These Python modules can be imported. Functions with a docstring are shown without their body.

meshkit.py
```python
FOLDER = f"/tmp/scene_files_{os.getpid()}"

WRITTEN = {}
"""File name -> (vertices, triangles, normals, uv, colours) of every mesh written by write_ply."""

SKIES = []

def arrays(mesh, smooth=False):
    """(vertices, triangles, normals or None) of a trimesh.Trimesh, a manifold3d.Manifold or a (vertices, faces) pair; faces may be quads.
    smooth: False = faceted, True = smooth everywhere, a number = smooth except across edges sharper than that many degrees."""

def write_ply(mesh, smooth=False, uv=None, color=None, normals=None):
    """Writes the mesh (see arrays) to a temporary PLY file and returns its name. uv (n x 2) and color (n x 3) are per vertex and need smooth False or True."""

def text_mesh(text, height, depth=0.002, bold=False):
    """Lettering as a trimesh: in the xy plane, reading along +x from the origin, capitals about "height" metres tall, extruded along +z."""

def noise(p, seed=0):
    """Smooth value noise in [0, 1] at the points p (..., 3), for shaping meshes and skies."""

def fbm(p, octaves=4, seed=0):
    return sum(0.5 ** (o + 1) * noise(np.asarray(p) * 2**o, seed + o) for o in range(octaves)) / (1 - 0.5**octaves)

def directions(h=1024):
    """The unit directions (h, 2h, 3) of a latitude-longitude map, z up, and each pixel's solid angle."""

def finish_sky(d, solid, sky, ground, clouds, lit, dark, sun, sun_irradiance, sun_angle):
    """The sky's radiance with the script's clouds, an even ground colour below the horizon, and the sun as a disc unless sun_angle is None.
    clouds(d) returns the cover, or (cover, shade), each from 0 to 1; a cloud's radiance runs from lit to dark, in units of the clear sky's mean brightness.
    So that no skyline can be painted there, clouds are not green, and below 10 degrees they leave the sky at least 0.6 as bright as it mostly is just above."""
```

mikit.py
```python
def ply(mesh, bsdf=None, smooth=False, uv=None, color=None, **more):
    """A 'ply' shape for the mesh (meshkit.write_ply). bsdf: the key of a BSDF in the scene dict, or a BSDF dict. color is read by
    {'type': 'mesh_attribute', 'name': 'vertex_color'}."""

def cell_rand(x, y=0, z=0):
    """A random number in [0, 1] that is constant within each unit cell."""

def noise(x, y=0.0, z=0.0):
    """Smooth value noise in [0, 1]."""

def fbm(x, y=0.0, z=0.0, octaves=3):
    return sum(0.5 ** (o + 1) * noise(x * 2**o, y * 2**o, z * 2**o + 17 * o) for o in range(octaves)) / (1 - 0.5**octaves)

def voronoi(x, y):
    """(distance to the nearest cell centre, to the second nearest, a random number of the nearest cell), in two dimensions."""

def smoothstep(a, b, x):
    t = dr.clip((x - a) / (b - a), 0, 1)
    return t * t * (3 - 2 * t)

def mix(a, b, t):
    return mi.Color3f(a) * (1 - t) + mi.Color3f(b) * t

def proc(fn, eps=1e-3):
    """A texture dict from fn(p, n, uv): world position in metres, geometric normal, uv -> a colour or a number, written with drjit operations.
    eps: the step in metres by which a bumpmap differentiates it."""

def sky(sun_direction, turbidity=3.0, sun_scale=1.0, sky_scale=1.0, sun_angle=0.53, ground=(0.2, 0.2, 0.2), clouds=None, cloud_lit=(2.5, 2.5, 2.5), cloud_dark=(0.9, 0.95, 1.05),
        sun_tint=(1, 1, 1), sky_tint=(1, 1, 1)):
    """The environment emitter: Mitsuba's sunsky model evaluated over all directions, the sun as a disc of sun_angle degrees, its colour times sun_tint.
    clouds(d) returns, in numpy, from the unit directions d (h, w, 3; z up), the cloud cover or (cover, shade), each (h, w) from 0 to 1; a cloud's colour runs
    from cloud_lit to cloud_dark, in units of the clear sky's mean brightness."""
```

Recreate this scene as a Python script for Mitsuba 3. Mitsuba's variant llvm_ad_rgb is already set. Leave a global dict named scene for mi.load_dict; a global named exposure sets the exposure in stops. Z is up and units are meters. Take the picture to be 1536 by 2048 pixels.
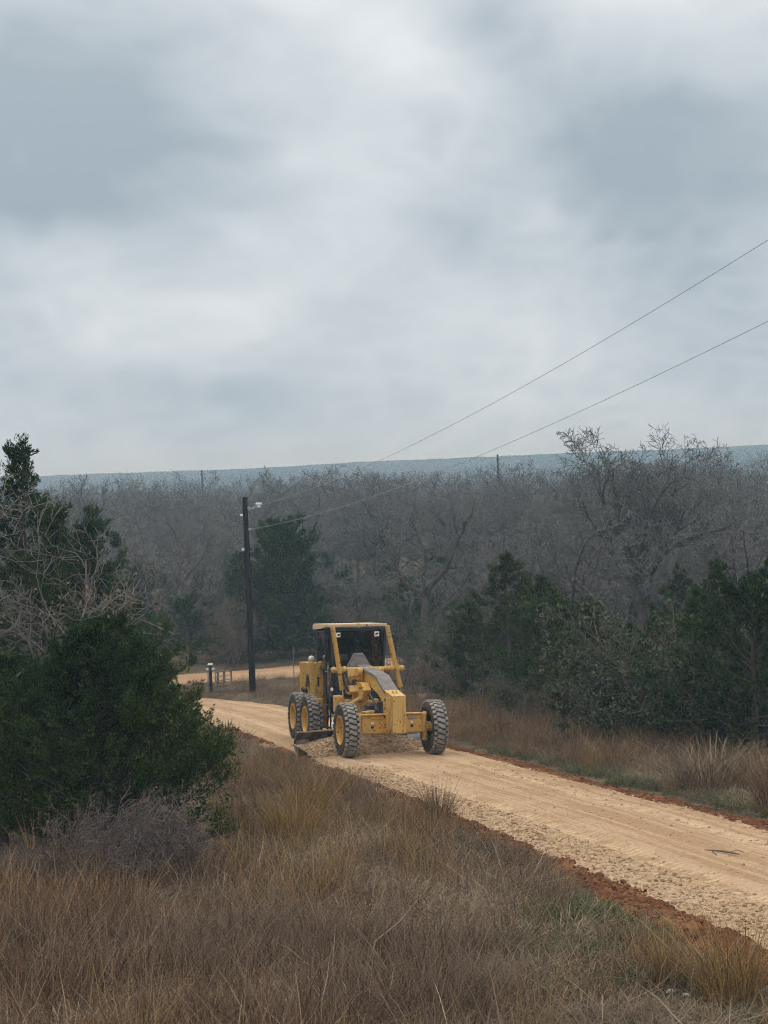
import math
import numpy as np
import trimesh
import drjit as dr
import mitsuba as mi
import mikit
import meshkit
from mikit import ply, proc, noise, fbm, voronoi, cell_rand, smoothstep, mix
from scipy.interpolate import CubicSpline

T = mi.ScalarTransform4f
scene, labels = {}, {}

def smooth01(t):
    t = np.clip(t, 0, 1)
    return t * t * (3 - 2 * t)


def rgb(*c):
    return {'type': 'rgb', 'value': list(map(float, c))}


# ---------------------------------------------------------------- camera, air, sky, exposure
# The origin is the photographer's eye, on a rise above the road; y runs into the view, x to the right, z up.
FOC = 3074.0                                   # focal length in pixels of the 1536 wide photograph
PITCH, ROLL = math.atan(92 / FOC), math.radians(2.2)
_fw = np.array([0, math.cos(PITCH), -math.sin(PITCH)])
_r0 = np.array([1.0, 0, 0])
_u0 = np.cross(_r0, _fw)
_up = math.cos(ROLL) * _u0 + math.sin(ROLL) * _r0
scene['camera'] = {'type': 'perspective', 'fov': 2 * math.degrees(math.atan(768 / FOC)), 'fov_axis': 'x', 'near_clip': 0.5, 'far_clip': 30000.0,
                   'to_world': T().look_at(origin=[0, 0, 0], target=_fw.tolist(), up=_up.tolist()),
                   'medium': {'type': 'ref', 'id': 'haze_air'}}
scene['haze_air'] = {'type': 'homogeneous', 'albedo': {'type': 'rgb', 'value': [0.92, 0.95, 0.965]}, 'sigma_t': rgb(0.00048, 0.00070, 0.00088)}

exposure = 2.0
SUN = (-0.35, 0.55, 0.75)                      # high, behind the cloud, ahead and to the left


LIT, DARK = 5.4, 1.0


def clouds(d):
    """A closed grey sheet: broad thin and thick places, finer billows; thicker low down."""
    x, y, z = d[..., 0], d[..., 1], np.maximum(d[..., 2], 1e-3)
    k = 1.0 / (z + 0.42)
    p = np.stack([x * k, y * k, 0 * x], -1)
    wv = np.stack([meshkit.fbm(p * 3.2 + 5, 3, 11), meshkit.fbm(p * 3.2 + 9, 3, 23), 0 * x], -1) - 0.5
    broad = meshkit.fbm(p * 3.4 * [1, 1.25, 1] + wv * 1.3 + [3.1, 0.4, 0], 4, 3)
    fine = meshkit.fbm(p * 11.0 * [1, 1.2, 1] + wv * 1.6 + [0.7, 8.1, 0], 5, 40)
    az, el = np.degrees(np.arctan2(x, y)), np.degrees(np.arcsin(np.clip(d[..., 2], -1, 1)))

    def spot(a, e, sa, se, tilt=0.0):
        u, v = az - a, el - e
        c, s = math.cos(math.radians(tilt)), math.sin(math.radians(tilt))
        u, v = c * u + s * v, -s * u + c * v
        return np.exp(-(u / sa) ** 2 - (v / se) ** 2)

    wob = (wv[..., 0] * 6, wv[..., 1] * 4)
    az, el = az + wob[0], el + wob[1]
    thin = (0.42 * spot(-8.0, 6.6, 6, 2.2, -8) + 0.24 * spot(-1.5, 10.0, 4.0, 4.0, -35) + 0.30 * spot(1.2, 14.2, 4, 1.5, -25) + 0.34 * spot(11.0, 17.2, 4, 1.4) + 0.16 * spot(-3.5, 16.5, 2.5, 1.5)
            + 0.30 * spot(4.5, 4.8, 4.0, 2.2, 10) + 0.22 * spot(-5.3, 9.0, 1.3, 0.6, -35) + 0.14 * spot(-4.2, 11.0, 0.9, 0.6, -20) + 0.16 * spot(6.5, 8.5, 1.6, 1.0, -30))
    thick = (0.52 * spot(-12.5, 14.4, 6.5, 3.6, -5) + 0.24 * spot(-11.5, 10.8, 4.0, 1.6, 0) + 0.50 * spot(11.0, 11.2, 6.5, 3.4, -14) + 0.20 * spot(1.8, 8.2, 2.2, 1.1, -30) + 0.24 * spot(4.5, 15.6, 3.0, 1.3, 15) + 0.14 * spot(-6, 3.2, 5, 1.6) + 0.12 * spot(12, 4.5, 4, 2))
    crisp = np.abs(meshkit.fbm(p * 17.0 + wv * 2.2 + [2.2, 4.4, 0], 4, 61) - 0.5)
    grey = np.clip(0.56 + 0.34 * (broad - 0.5) + 0.36 * (fine - 0.5) + 0.46 * (crisp - 0.12) - thin + thick, 0, 1)
    bright = (2.33 - 1.06 * grey) * (1 + 1.45 * smooth01((z - 0.10) / 0.9))     # an overcast sky grows brighter towards the zenith
    return np.ones_like(x), np.clip((LIT - bright) / (LIT - DARK), 0, 1)


scene['sky'] = mikit.sky(SUN, turbidity=3, sun_scale=0.12, sun_angle=24, clouds=clouds, cloud_lit=(LIT * 1.025, LIT, LIT * 0.96), cloud_dark=(DARK * 0.735, DARK * 0.985, DARK * 1.21), ground=(0.16, 0.13, 0.10))
scene['haze'] = {'type': 'cube', 'to_world': T().translate([0, 800, -5.0]).scale([2300, 1000, 15.5]), 'bsdf': {'type': 'null'}, 'interior': {'type': 'ref', 'id': 'haze_air'}}
labels['haze'] = {'label': 'thin winter haze lying over the valley', 'kind': 'stuff'}

# ---------------------------------------------------------------- helpers
rng = np.random.default_rng(20)


def diffuse(c):
    return {'type': 'twosided', 'bsdf': {'type': 'diffuse', 'reflectance': c if isinstance(c, dict) else rgb(*c)}}


def paint(c, rough=0.45, metallic=0.0, spec=0.5, **more):
    return {'type': 'twosided', 'bsdf': {'type': 'principled', 'base_color': c if isinstance(c, dict) else rgb(*c), 'roughness': rough, 'metallic': metallic, 'specular': spec, **more}}


def prisms(p0, p1, r0, r1, k=3, roll=None):
    """Many straight tapering twigs as ONE array pair (vertices, triangles)."""
    p0, p1 = np.asarray(p0, float), np.asarray(p1, float)
    n = len(p0)
    t = p1 - p0
    t /= np.linalg.norm(t, axis=1, keepdims=True) + 1e-12
    a = np.cross(t, np.where(np.abs(t[:, 2:]) < 0.9, [[0, 0, 1.0]], [[1.0, 0, 0]]))
    a /= np.linalg.norm(a, axis=1, keepdims=True) + 1e-12
    b = np.cross(t, a)
    ang = np.arange(k) * 2 * np.pi / k
    ring = np.cos(ang)[None, :, None] * a[:, None] + np.sin(ang)[None, :, None] * b[:, None]
    r0, r1 = np.broadcast_to(r0, (n,)), np.broadcast_to(r1, (n,))
    v = np.concatenate([p0[:, None] + ring * r0[:, None, None], p1[:, None] + ring * r1[:, None, None]], 1).reshape(-1, 3)
    i = np.arange(k)
    j = (i + 1) % k
    f = np.concatenate([np.stack([i, j, j + k], 1), np.stack([i, j + k, i + k], 1)])
    return v, (f[None] + (np.arange(n) * 2 * k)[:, None, None]).reshape(-1, 3)


def tube(points, radii, k=8, cap=True):
    """One smooth tapering tube along a polyline."""
    p = np.asarray(points, float)
    n = len(p)
    r = np.broadcast_to(np.asarray(radii, float), (n,))
    t = np.gradient(p, axis=0)
    t /= np.linalg.norm(t, axis=1, keepdims=True) + 1e-12
    a = np.zeros_like(p)
    ref = np.array([0, 0, 1.0]) if abs(t[0, 2]) < 0.9 else np.array([1.0, 0, 0])
    for i in range(n):
        x = ref - t[i] * (ref @ t[i])
        ref = x / (np.linalg.norm(x) + 1e-12)
        a[i] = ref
    b = np.cross(t, a)
    ang = np.arange(k) * 2 * np.pi / k
    v = (p[:, None] + r[:, None, None] * (np.cos(ang)[None, :, None] * a[:, None] + np.sin(ang)[None, :, None] * b[:, None])).reshape(-1, 3)
    i, j = np.meshgrid(np.arange(n - 1), np.arange(k), indexing='ij')
    q = np.stack([i * k + j, i * k + (j + 1) % k, (i + 1) * k + (j + 1) % k, (i + 1) * k + j], -1).reshape(-1, 4)
    f = np.vstack([q[:, [0, 1, 2]], q[:, [0, 2, 3]]])
    if cap:
        v = np.vstack([v, p[:1], p[-1:]])
        m = np.arange(k)
        f = np.vstack([f, np.stack([(m + 1) % k, m, m * 0 + n * k], 1), np.stack([(n - 1) * k + m, (n - 1) * k + (m + 1) % k, m * 0 + n * k + 1], 1)])
    return v, f


def merge(parts):
    vs, fs, at = [], [], 0
    for m in parts:
        v, f = (m.vertices, m.faces) if isinstance(m, trimesh.Trimesh) else m
        vs.append(np.asarray(v))
        fs.append(np.asarray(f) + at)
        at += len(v)
    return np.vstack(vs), np.vstack(fs)


def box(cx, cy, cz, sx, sy, sz, bev=0.012, rot=None):
    """A box with chamfered edges."""
    h = np.array([sx, sy, sz]) / 2
    bev = min(bev, 0.45 * min(sx, sy, sz))
    pts = []
    for s in np.array(np.meshgrid([-1, 1], [-1, 1], [-1, 1])).T.reshape(-1, 3):
        for ax in range(3):
            q = h.copy() - bev
            q[ax] = h[ax]
            pts.append(s * q)
    m = trimesh.convex.convex_hull(np.array(pts))
    if rot is not None:
        m.apply_transform(rot)
    m.apply_translation([cx, cy, cz])
    return m


def rod(p0, p1, r, k=14, r1=None):
    return tube([p0, p1], [r, r if r1 is None else r1], k)


def prism_y(profile, y0, y1, bev=0.0):
    """The (x, z) outline extruded from y0 to y1."""
    from shapely.geometry import Polygon
    m = trimesh.creation.extrude_polygon(Polygon(profile), y1 - y0, engine='earcut')
    v = m.vertices
    return trimesh.Trimesh(np.stack([v[:, 0], y1 - v[:, 2], v[:, 1]], 1), m.faces, process=False)


def lathe_y(profile, k=48):
    """(radius, y) profile turned about the y axis."""
    pr = np.asarray(profile, float)
    a = np.arange(k) * 2 * np.pi / k
    v = np.stack([pr[:, None, 0] * np.cos(a), np.broadcast_to(pr[:, None, 1], (len(pr), k)), pr[:, None, 0] * np.sin(a)], -1).reshape(-1, 3)
    i, j = np.meshgrid(np.arange(len(pr) - 1), np.arange(k), indexing='ij')
    q = np.stack([i * k + j, i * k + (j + 1) % k, (i + 1) * k + (j + 1) % k, (i + 1) * k + j], -1).reshape(-1, 4)
    return v, np.vstack([q[:, [0, 2, 1]], q[:, [0, 3, 2]]])


# ---------------------------------------------------------------- the lie of the land
def ground_base(x, y):
    x, y = np.asarray(x, float), np.asarray(y, float)
    yy = np.maximum(y, -14)
    near = -(3.7 + 0.095 * yy) - 0.02 * np.clip(x, -14, 12) - 0.0006 * np.maximum(np.abs(x) - 25, 0) ** 2
    r = np.hypot(x, y)
    floor = -10.85 - 2.7 * smooth01((r - 110) / 170) + 3.0 * smooth01((r - 330) / 380)
    floor = floor + smooth01((r - 110) / 150) * 2.2 * (meshkit.fbm(np.stack([x / 160, y / 160, 0 * x], -1), 3, 77) - 0.5)
    az = np.arctan2(x, y)
    crest = 5.2 + 4.6 * smooth01((az + 0.11) / 0.12) + 1.6 * (meshkit.fbm(np.stack([az * 26, 0 * x + 3, 0 * x], -1), 3, 8) - 0.5) + 2.6 * (meshkit.fbm(np.stack([az * 110, 0 * x + 3, 0 * x], -1), 2, 9) - 0.5) + 1.2 * np.exp(-((az + 0.20) / 0.03) ** 2)
    hill = (crest * 0.44 + 10.5) * np.exp(-((r - 1180) / 250) ** 2) * np.clip((y + 1500) / 1500, 0, 1)
    hill2 = 1.5 * np.exp(-((r - 760) / 120) ** 2) * (0.55 + 0.9 * meshkit.fbm(np.stack([az * 9, 0 * x + 7, 0 * x], -1), 3, 31)) * np.clip((y + 500) / 500, 0, 1)
    floor = floor + hill + hill2
    k = 0.7
    h = np.clip(0.5 + 0.5 * (near - floor) / k, 0, 1)
    return floor * (1 - h) + near * h + k * h * (1 - h)


class Path:
    """A line on the ground, a spline through plan points; s in metres along it, off to its right (facing along it)."""

    def __init__(self, pts):
        p = np.array(pts, float)
        s = np.r_[0, np.cumsum(np.linalg.norm(np.diff(p, axis=0), axis=1))]
        self.sp, self.len = CubicSpline(s, p), s[-1]
        ss = np.arange(0, self.len, 0.25)
        self.ss, self.pp = ss, self.sp(ss)

    def at(self, s, off):
        p, d = self.sp(s), self.sp(s, 1)
        d = d / np.linalg.norm(d, axis=-1, keepdims=True)
        n = np.stack([d[..., 1], -d[..., 0]], -1)
        return p + n * np.asarray(off)[..., None]

    def locate(self, x, y):
        """(distance along, signed offset) of the nearest point."""
        from scipy.spatial import cKDTree
        q = np.stack([np.ravel(x), np.ravel(y)], 1)
        _, i = cKDTree(self.pp).query(q)
        d = self.sp(self.ss[i], 1)
        d /= np.linalg.norm(d, axis=1, keepdims=True)
        w = q - self.pp[i]
        return (self.ss[i] + (w * d).sum(1)).reshape(np.shape(x)), (w[:, 0] * d[:, 1] - w[:, 1] * d[:, 0]).reshape(np.shape(x))


LANE = Path([(13.2, -10), (9.2, 5), (6.35, 15.5), (2.4, 30.0), (-0.75, 41.0), (-3.9, 52.5), (-6.6, 60.5), (-9.8, 66), (-14.5, 70.5), (-21, 74.6), (-28, 77.0)])
BACK = Path([(-75, 69.5), (-45, 74.2), (-26, 77.4), (-11, 80.1), (-4.5, 82.4), (4, 86), (16, 92), (32, 100)])
LANE_HALF, BACK_HALF = 2.28, 2.4


def lane_off(x, y):
    return LANE.locate(x, y)


def rumple(x, y):
    return 0.10 * (meshkit.fbm(np.stack([x * 0.55, y * 0.55, 0 * x], -1), 4, 5) - 0.5) + 0.35 * (meshkit.fbm(np.stack([x * 0.09, y * 0.09, 0 * x], -1), 2, 15) - 0.5)


def ground(x, y):
    x, y = np.asarray(x, float), np.asarray(y, float)
    _, o1 = LANE.locate(x, y)
    _, o2 = BACK.locate(x, y)
    away = smooth01((np.minimum(np.abs(o1) - LANE_HALF, np.abs(o2) - BACK_HALF)) / 3.0)
    sink = 0.16 * (1 - smooth01((np.minimum(np.abs(o1) - LANE_HALF, np.abs(o2) - BACK_HALF) + 0.5) / 0.7))
    return ground_base(x, y) + rumple(x, y) * away - sink


def grid_faces(nr, nc):
    i, j = np.meshgrid(np.arange(nr - 1), np.arange(nc - 1), indexing='ij')
    q = np.stack([i * nc + j, i * nc + j + 1, (i + 1) * nc + j + 1, (i + 1) * nc + j], -1).reshape(-1, 4)
    return np.vstack([q[:, [0, 1, 2]], q[:, [0, 2, 3]]])


def spaced(lo, hi, step, far, grow=1.13):
    mid = np.arange(lo, hi, step)
    out, d = [], step
    while True:
        d *= grow
        nxt = (out[-1] if out else hi) + d
        out.append(nxt)
        if nxt - hi > far:
            break
    out = np.array(out)
    return np.concatenate([(lo - (out - hi))[::-1], mid, out])


gx, gy = spaced(-16, 14, 0.33, 1700), spaced(4, 92, 0.33, 260)
gx = np.unique(np.r_[gx[np.abs(gx) < 66], np.arange(-500, -60, 9.0), np.arange(66, 500, 9.0), gx[np.abs(gx) > 505]])
gy = np.r_[gy[(gy > -60) & (gy < 250)], np.arange(260, 1560, 26.0)]
X, Y = np.meshgrid(gx, gy)
v = np.stack([X, Y, ground(X, Y)], -1).reshape(-1, 3)


def f_ground(p, n, uv):
    a, b = fbm(p.x * 0.7, p.y * 0.7, 0, 4), fbm(p.x * 6, p.y * 6, 3, 3)
    c = mix(mi.Color3f(0.105, 0.078, 0.050), mi.Color3f(0.150, 0.125, 0.088), smoothstep(0.35, 0.65, a))
    c = mix(c, mi.Color3f(0.115, 0.060, 0.034), smoothstep(0.58, 0.75, b) * 0.7)
    wood = smoothstep(130, 420, dr.sqrt(p.x * p.x + p.y * p.y))
    g = fbm(p.x * 0.012, p.y * 0.004, 9, 2)
    return mix(c, mix(mi.Color3f(0.062, 0.060, 0.060), mi.Color3f(0.034, 0.042, 0.040), smoothstep(0.42, 0.6, g)), wood)


scene['mat_ground'] = diffuse(proc(f_ground))
scene['ground'] = ply((v, grid_faces(len(gy), len(gx))), 'mat_ground', smooth=True)
labels['ground'] = {'label': 'brown earth of the slope and the wooded valley with a low ridge far off', 'kind': 'structure'}


def ribbon(path, s0, s1, ds, offs, zfun):
    """A sheet along a path: rows along s, columns at the offsets; uv = (offset, s)."""
    s = np.arange(s0, s1, ds)
    S, O = np.meshgrid(s, offs, indexing='ij')
    P = path.at(S, O)
    Z = zfun(P[..., 0], P[..., 1], S, O)
    return np.concatenate([P, Z[..., None]], -1).reshape(-1, 3), grid_faces(len(s), len(offs)), np.stack([O.ravel(), S.ravel()], 1)


def n2(a, b, sc, seed, oc=3):
    return meshkit.fbm(np.stack([a * sc, b * sc, 0 * a], -1), oc, seed) - 0.5


def edge_wobble(S):
    return 0.30 * n2(S, 0 * S, 0.45, 51, 4)


def lane_z(x, y, S, O):
    rut = sum(-0.022 * np.exp(-((O - c) / 0.16) ** 2) + 0.016 * np.exp(-((np.abs(O - c) - 0.27) / 0.07) ** 2) for c in (-0.95, 1.15))
    loose = smooth01((-O - 0.95) / 0.5) * smooth01((2.5 + O) / 0.4)
    z = ground_base(x, y) + 0.07 - 0.010 * O ** 2 + rut + 0.022 * n2(x, y, 5.0, 61) + 0.06 * n2(x, y, 0.8, 62) + loose * (0.05 * n2(x, y, 7.0, 64, 2) + 0.03)
    return z - 0.22 * smooth01((np.abs(O - edge_wobble(S)) - 2.1) / 0.35)


def f_lane(p, n, uv):
    o, s = uv.x, uv.y
    a = fbm(p.x * 1.1, p.y * 1.1, 0, 4)
    grain = fbm(p.x * 26, p.y * 26, 2, 2)
    streak = fbm(o * 13, s * 0.16, 7, 3)
    c = mix(mi.Color3f(0.375, 0.246, 0.146), mi.Color3f(0.475, 0.332, 0.214), smoothstep(0.36, 0.64, 0.4 * a + 0.6 * streak))
    # crushed pale rock pressed into the wheel lines by the tyres, with the print of their lugs
    lug = smoothstep(0.30, 0.55, dr.abs(2 * ((s * 6.2 + dr.abs(o * 3.0)) - dr.floor(s * 6.2 + dr.abs(o * 3.0))) - 1))
    line = dr.maximum(dr.exp(-dr.square((o + 0.95 + 0.05 * (a - 0.5)) / 0.22)), dr.exp(-dr.square((o - 1.22 + 0.05 * (a - 0.5)) / 0.15)))
    c = mix(c, mi.Color3f(0.60, 0.45, 0.285), line * (0.25 + 0.55 * lug) * smoothstep(0.30, 0.5, fbm(p.x * 3, p.y * 3, 5, 3)))
    rim = smoothstep(1.75, 2.15, -o + 0.5 * (a - 0.5))
    d1, d2, w = voronoi(p.x * 17, p.y * 17)
    c = mix(c, mix(mi.Color3f(0.30, 0.195, 0.112), mi.Color3f(0.54, 0.41, 0.28), w), dr.maximum(rim * 0.8, smoothstep(0.9, 1.5, -o) * 0.45))
    return c * (0.80 + 0.40 * grain)


def f_lane_bump(p, n, uv):
    o, s = uv.x, uv.y
    u = s * 6.2 + dr.abs(o * 3.0)
    lug = dr.abs(2 * (u - dr.floor(u)) - 1)
    line = dr.maximum(dr.exp(-dr.square((o + 0.95) / 0.20)), dr.exp(-dr.square((o - 1.18) / 0.20)))
    return fbm(p.x * 30, p.y * 30, 0, 3) * 0.012 + lug * line * 0.012


scene['mat_lane'] = {'type': 'twosided', 'bsdf': {'type': 'bumpmap', 'arbitrary': proc(f_lane_bump, eps=4e-3), 'scale': 1.0, 'bsdf': {'type': 'diffuse', 'reflectance': proc(f_lane)}}}
offs = np.r_[np.arange(-2.75, -0.6, 0.055), np.arange(-0.6, 2.7, 0.10)]
v, f, uv = ribbon(LANE, 4, LANE.len - 1, 0.10, offs, lane_z)
scene['gravel_road'] = ply((v, f), 'mat_lane', smooth=True, uv=uv)
labels['gravel_road'] = {'label': 'freshly graded tan gravel lane running down the slope past the machine', 'kind': 'structure'}


def back_z(x, y, S, O):
    return ground_base(x, y) + 0.10 - 0.012 * O ** 2 + 0.04 * n2(x, y, 0.9, 71) - 0.25 * smooth01((np.abs(O - edge_wobble(S)) - 2.25) / 0.3)


def f_back(p, n, uv):
    a = fbm(p.x * 0.9, p.y * 0.9, 0, 4)
    st = fbm(uv.x * 6, uv.y * 0.15, 7, 3)
    c = mix(mi.Color3f(0.42, 0.262, 0.148), mi.Color3f(0.50, 0.33, 0.20), smoothstep(0.35, 0.65, 0.5 * a + 0.5 * st))
    return c * (0.85 + 0.3 * fbm(p.x * 14, p.y * 14, 2, 2))


scene['mat_back'] = diffuse(proc(f_back))
v, f, uv = ribbon(BACK, 1, BACK.len - 1, 0.25, np.arange(-2.8, 2.81, 0.2), back_z)
scene['dirt_road'] = ply((v, f), 'mat_back', smooth=True, uv=uv)
labels['dirt_road'] = {'label': 'pale dirt road crossing behind the pole at the foot of the slope', 'kind': 'structure'}


# red soil thrown up along both edges of the lane
def f_soil(p, n, uv):
    a, b = fbm(p.x * 2.2, p.y * 2.2, 0, 4), fbm(p.x * 17, p.y * 17, 3, 3)
    c = mix(mi.Color3f(0.135, 0.056, 0.028), mi.Color3f(0.225, 0.108, 0.056), smoothstep(0.35, 0.65, a))
    return mix(c, mi.Color3f(0.085, 0.046, 0.030), smoothstep(0.50, 0.70, b))


scene['mat_soil'] = {'type': 'twosided', 'bsdf': {'type': 'bumpmap', 'arbitrary': proc(lambda p, n, uv: fbm(p.x * 14, p.y * 14, p.z * 14, 3) * 0.05, eps=6e-3), 'scale': 1.0,
                                                  'bsdf': {'type': 'diffuse', 'reflectance': proc(f_soil)}}}


def soil_width(y):
    return 0.38 + 0.62 * smooth01((26 - y) / 12)


def soil_left_z(x, y, S, O):
    wide = soil_width(y) + 0.35 * n2(S, 0 * S, 0.5, 82)
    t = (-O - 1.95) / wide
    return ground_base(x, y) - 0.02 + 0.17 * np.clip(t, 0, 1) * (1 - np.clip(t, 0, 1)) * 2.2 + 0.13 * n2(x, y, 2.2, 81, 4) + 0.07 * n2(x, y, 9, 84, 3) - 0.30 * smooth01((t - 0.85) / 0.35) - 0.12 * smooth01((-t + 0.1) / 0.15)


v, f, uv = ribbon(LANE, 4, 62, 0.07, np.arange(-3.95, -1.75, 0.06), soil_left_z)
scene['soil_bank'] = ply((v, f), 'mat_soil', smooth=40)
labels['soil_bank'] = {'label': 'crumbled rust red soil along the near edge of the gravel lane', 'kind': 'structure'}


def soil_right_z(x, y, S, O):
    wide = 0.62 + 0.35 * n2(S, 0 * S, 0.5, 92)
    t = (O - 1.95) / wide
    return ground_base(x, y) - 0.01 + 0.12 * np.clip(t, 0, 1) * (1 - np.clip(t, 0, 1)) * 2 + 0.12 * n2(x, y, 2.6, 91, 4) + 0.07 * n2(x, y, 9, 94, 2) - 0.30 * smooth01((t - 0.85) / 0.35) - 0.12 * smooth01((-t + 0.1) / 0.15)


v, f, uv = ribbon(LANE, 4, 62, 0.08, np.arange(1.75, 3.1, 0.07), soil_right_z)
scene['soil_bank_001'] = ply((v, f), 'mat_soil', smooth=40)
labels['soil_bank_001'] = {'label': 'thin rust red soil line along the far edge of the gravel lane', 'kind': 'structure'}


# loose stones: unit pebbles, copied
def pebble(seed):
    r = np.random.default_rng(seed)
    m = trimesh.creation.icosphere(subdivisions=0)
    v = m.vertices * r.uniform(0.65, 1.2, (12, 1)) * [1, 0.8, 0.62]
    return v, m.faces


PEB = [pebble(s) for s in range(6)]


def pebbles(x, y, z, size, seed):
    r = np.random.default_rng(seed)
    n = len(x)
    vs, fs, us = [], [], []
    kind = r.integers(0, 6, n)
    a = r.uniform(0, 2 * np.pi, n)
    rnd = r.uniform(0, 1, n)
    at = 0
    for k, (pv, pf) in enumerate(PEB):
        q = np.nonzero(kind == k)[0]
        if not len(q):
            continue
        c, s = np.cos(a[q])[:, None], np.sin(a[q])[:, None]
        w = np.stack([pv[None, :, 0] * c - pv[None, :, 1] * s, pv[None, :, 0] * s + pv[None, :, 1] * c, np.broadcast_to(pv[None, :, 2], (len(q), 12))], -1) * size[q][:, None, None]
        w += np.stack([x[q], y[q], z[q]], 1)[:, None]
        vs.append(w.reshape(-1, 3))
        fs.append((pf[None] + (at + np.arange(len(q)) * 12)[:, None, None]).reshape(-1, 3))
        us.append(np.repeat(np.stack([rnd[q], rnd[q]], 1), 12, 0))
        at += len(q) * 12
    return np.vstack(vs), np.vstack(fs), np.vstack(us)


def f_stone(p, n, uv):
    return mix(mi.Color3f(0.27, 0.175, 0.102), mi.Color3f(0.55, 0.42, 0.28), uv.x) * (0.8 + 0.4 * fbm(p.x * 40, p.y * 40, p.z * 40, 2))


scene['mat_stone'] = diffuse(proc(f_stone))
n = 19000
s = 4 + (np.random.default_rng(3).uniform(0, 1, n) ** 1.25) * 44
o = np.where(rng.uniform(0, 1, n) < 0.66, -1.72 + 0.38 * rng.normal(0, 1, n), rng.uniform(-2.3, 2.3, n))
o = np.where(rng.uniform(0, 1, n) < 0.14, 2.12 + 0.10 * rng.normal(0, 1, n), o)
o = np.clip(o, -2.55, 2.5)
P = LANE.at(s, o)
size = np.exp(rng.normal(math.log(0.0175), 0.42, n)).clip(0.008, 0.055) * np.where(np.abs(o) < 1.1, 0.62, 1.0)
z = lane_z(P[:, 0], P[:, 1], s, o) + size * 0.25
v, f, uv = pebbles(P[:, 0], P[:, 1], z, size, 5)
scene['gravel'] = ply((v, f), 'mat_stone', smooth=False, uv=uv)
labels['gravel'] = {'label': 'loose crushed stones strewn on the lane, thickest along its near edge', 'kind': 'stuff'}


def f_clod(p, n, uv):
    return mix(mi.Color3f(0.100, 0.042, 0.022), mi.Color3f(0.245, 0.125, 0.068), uv.x)


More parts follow.
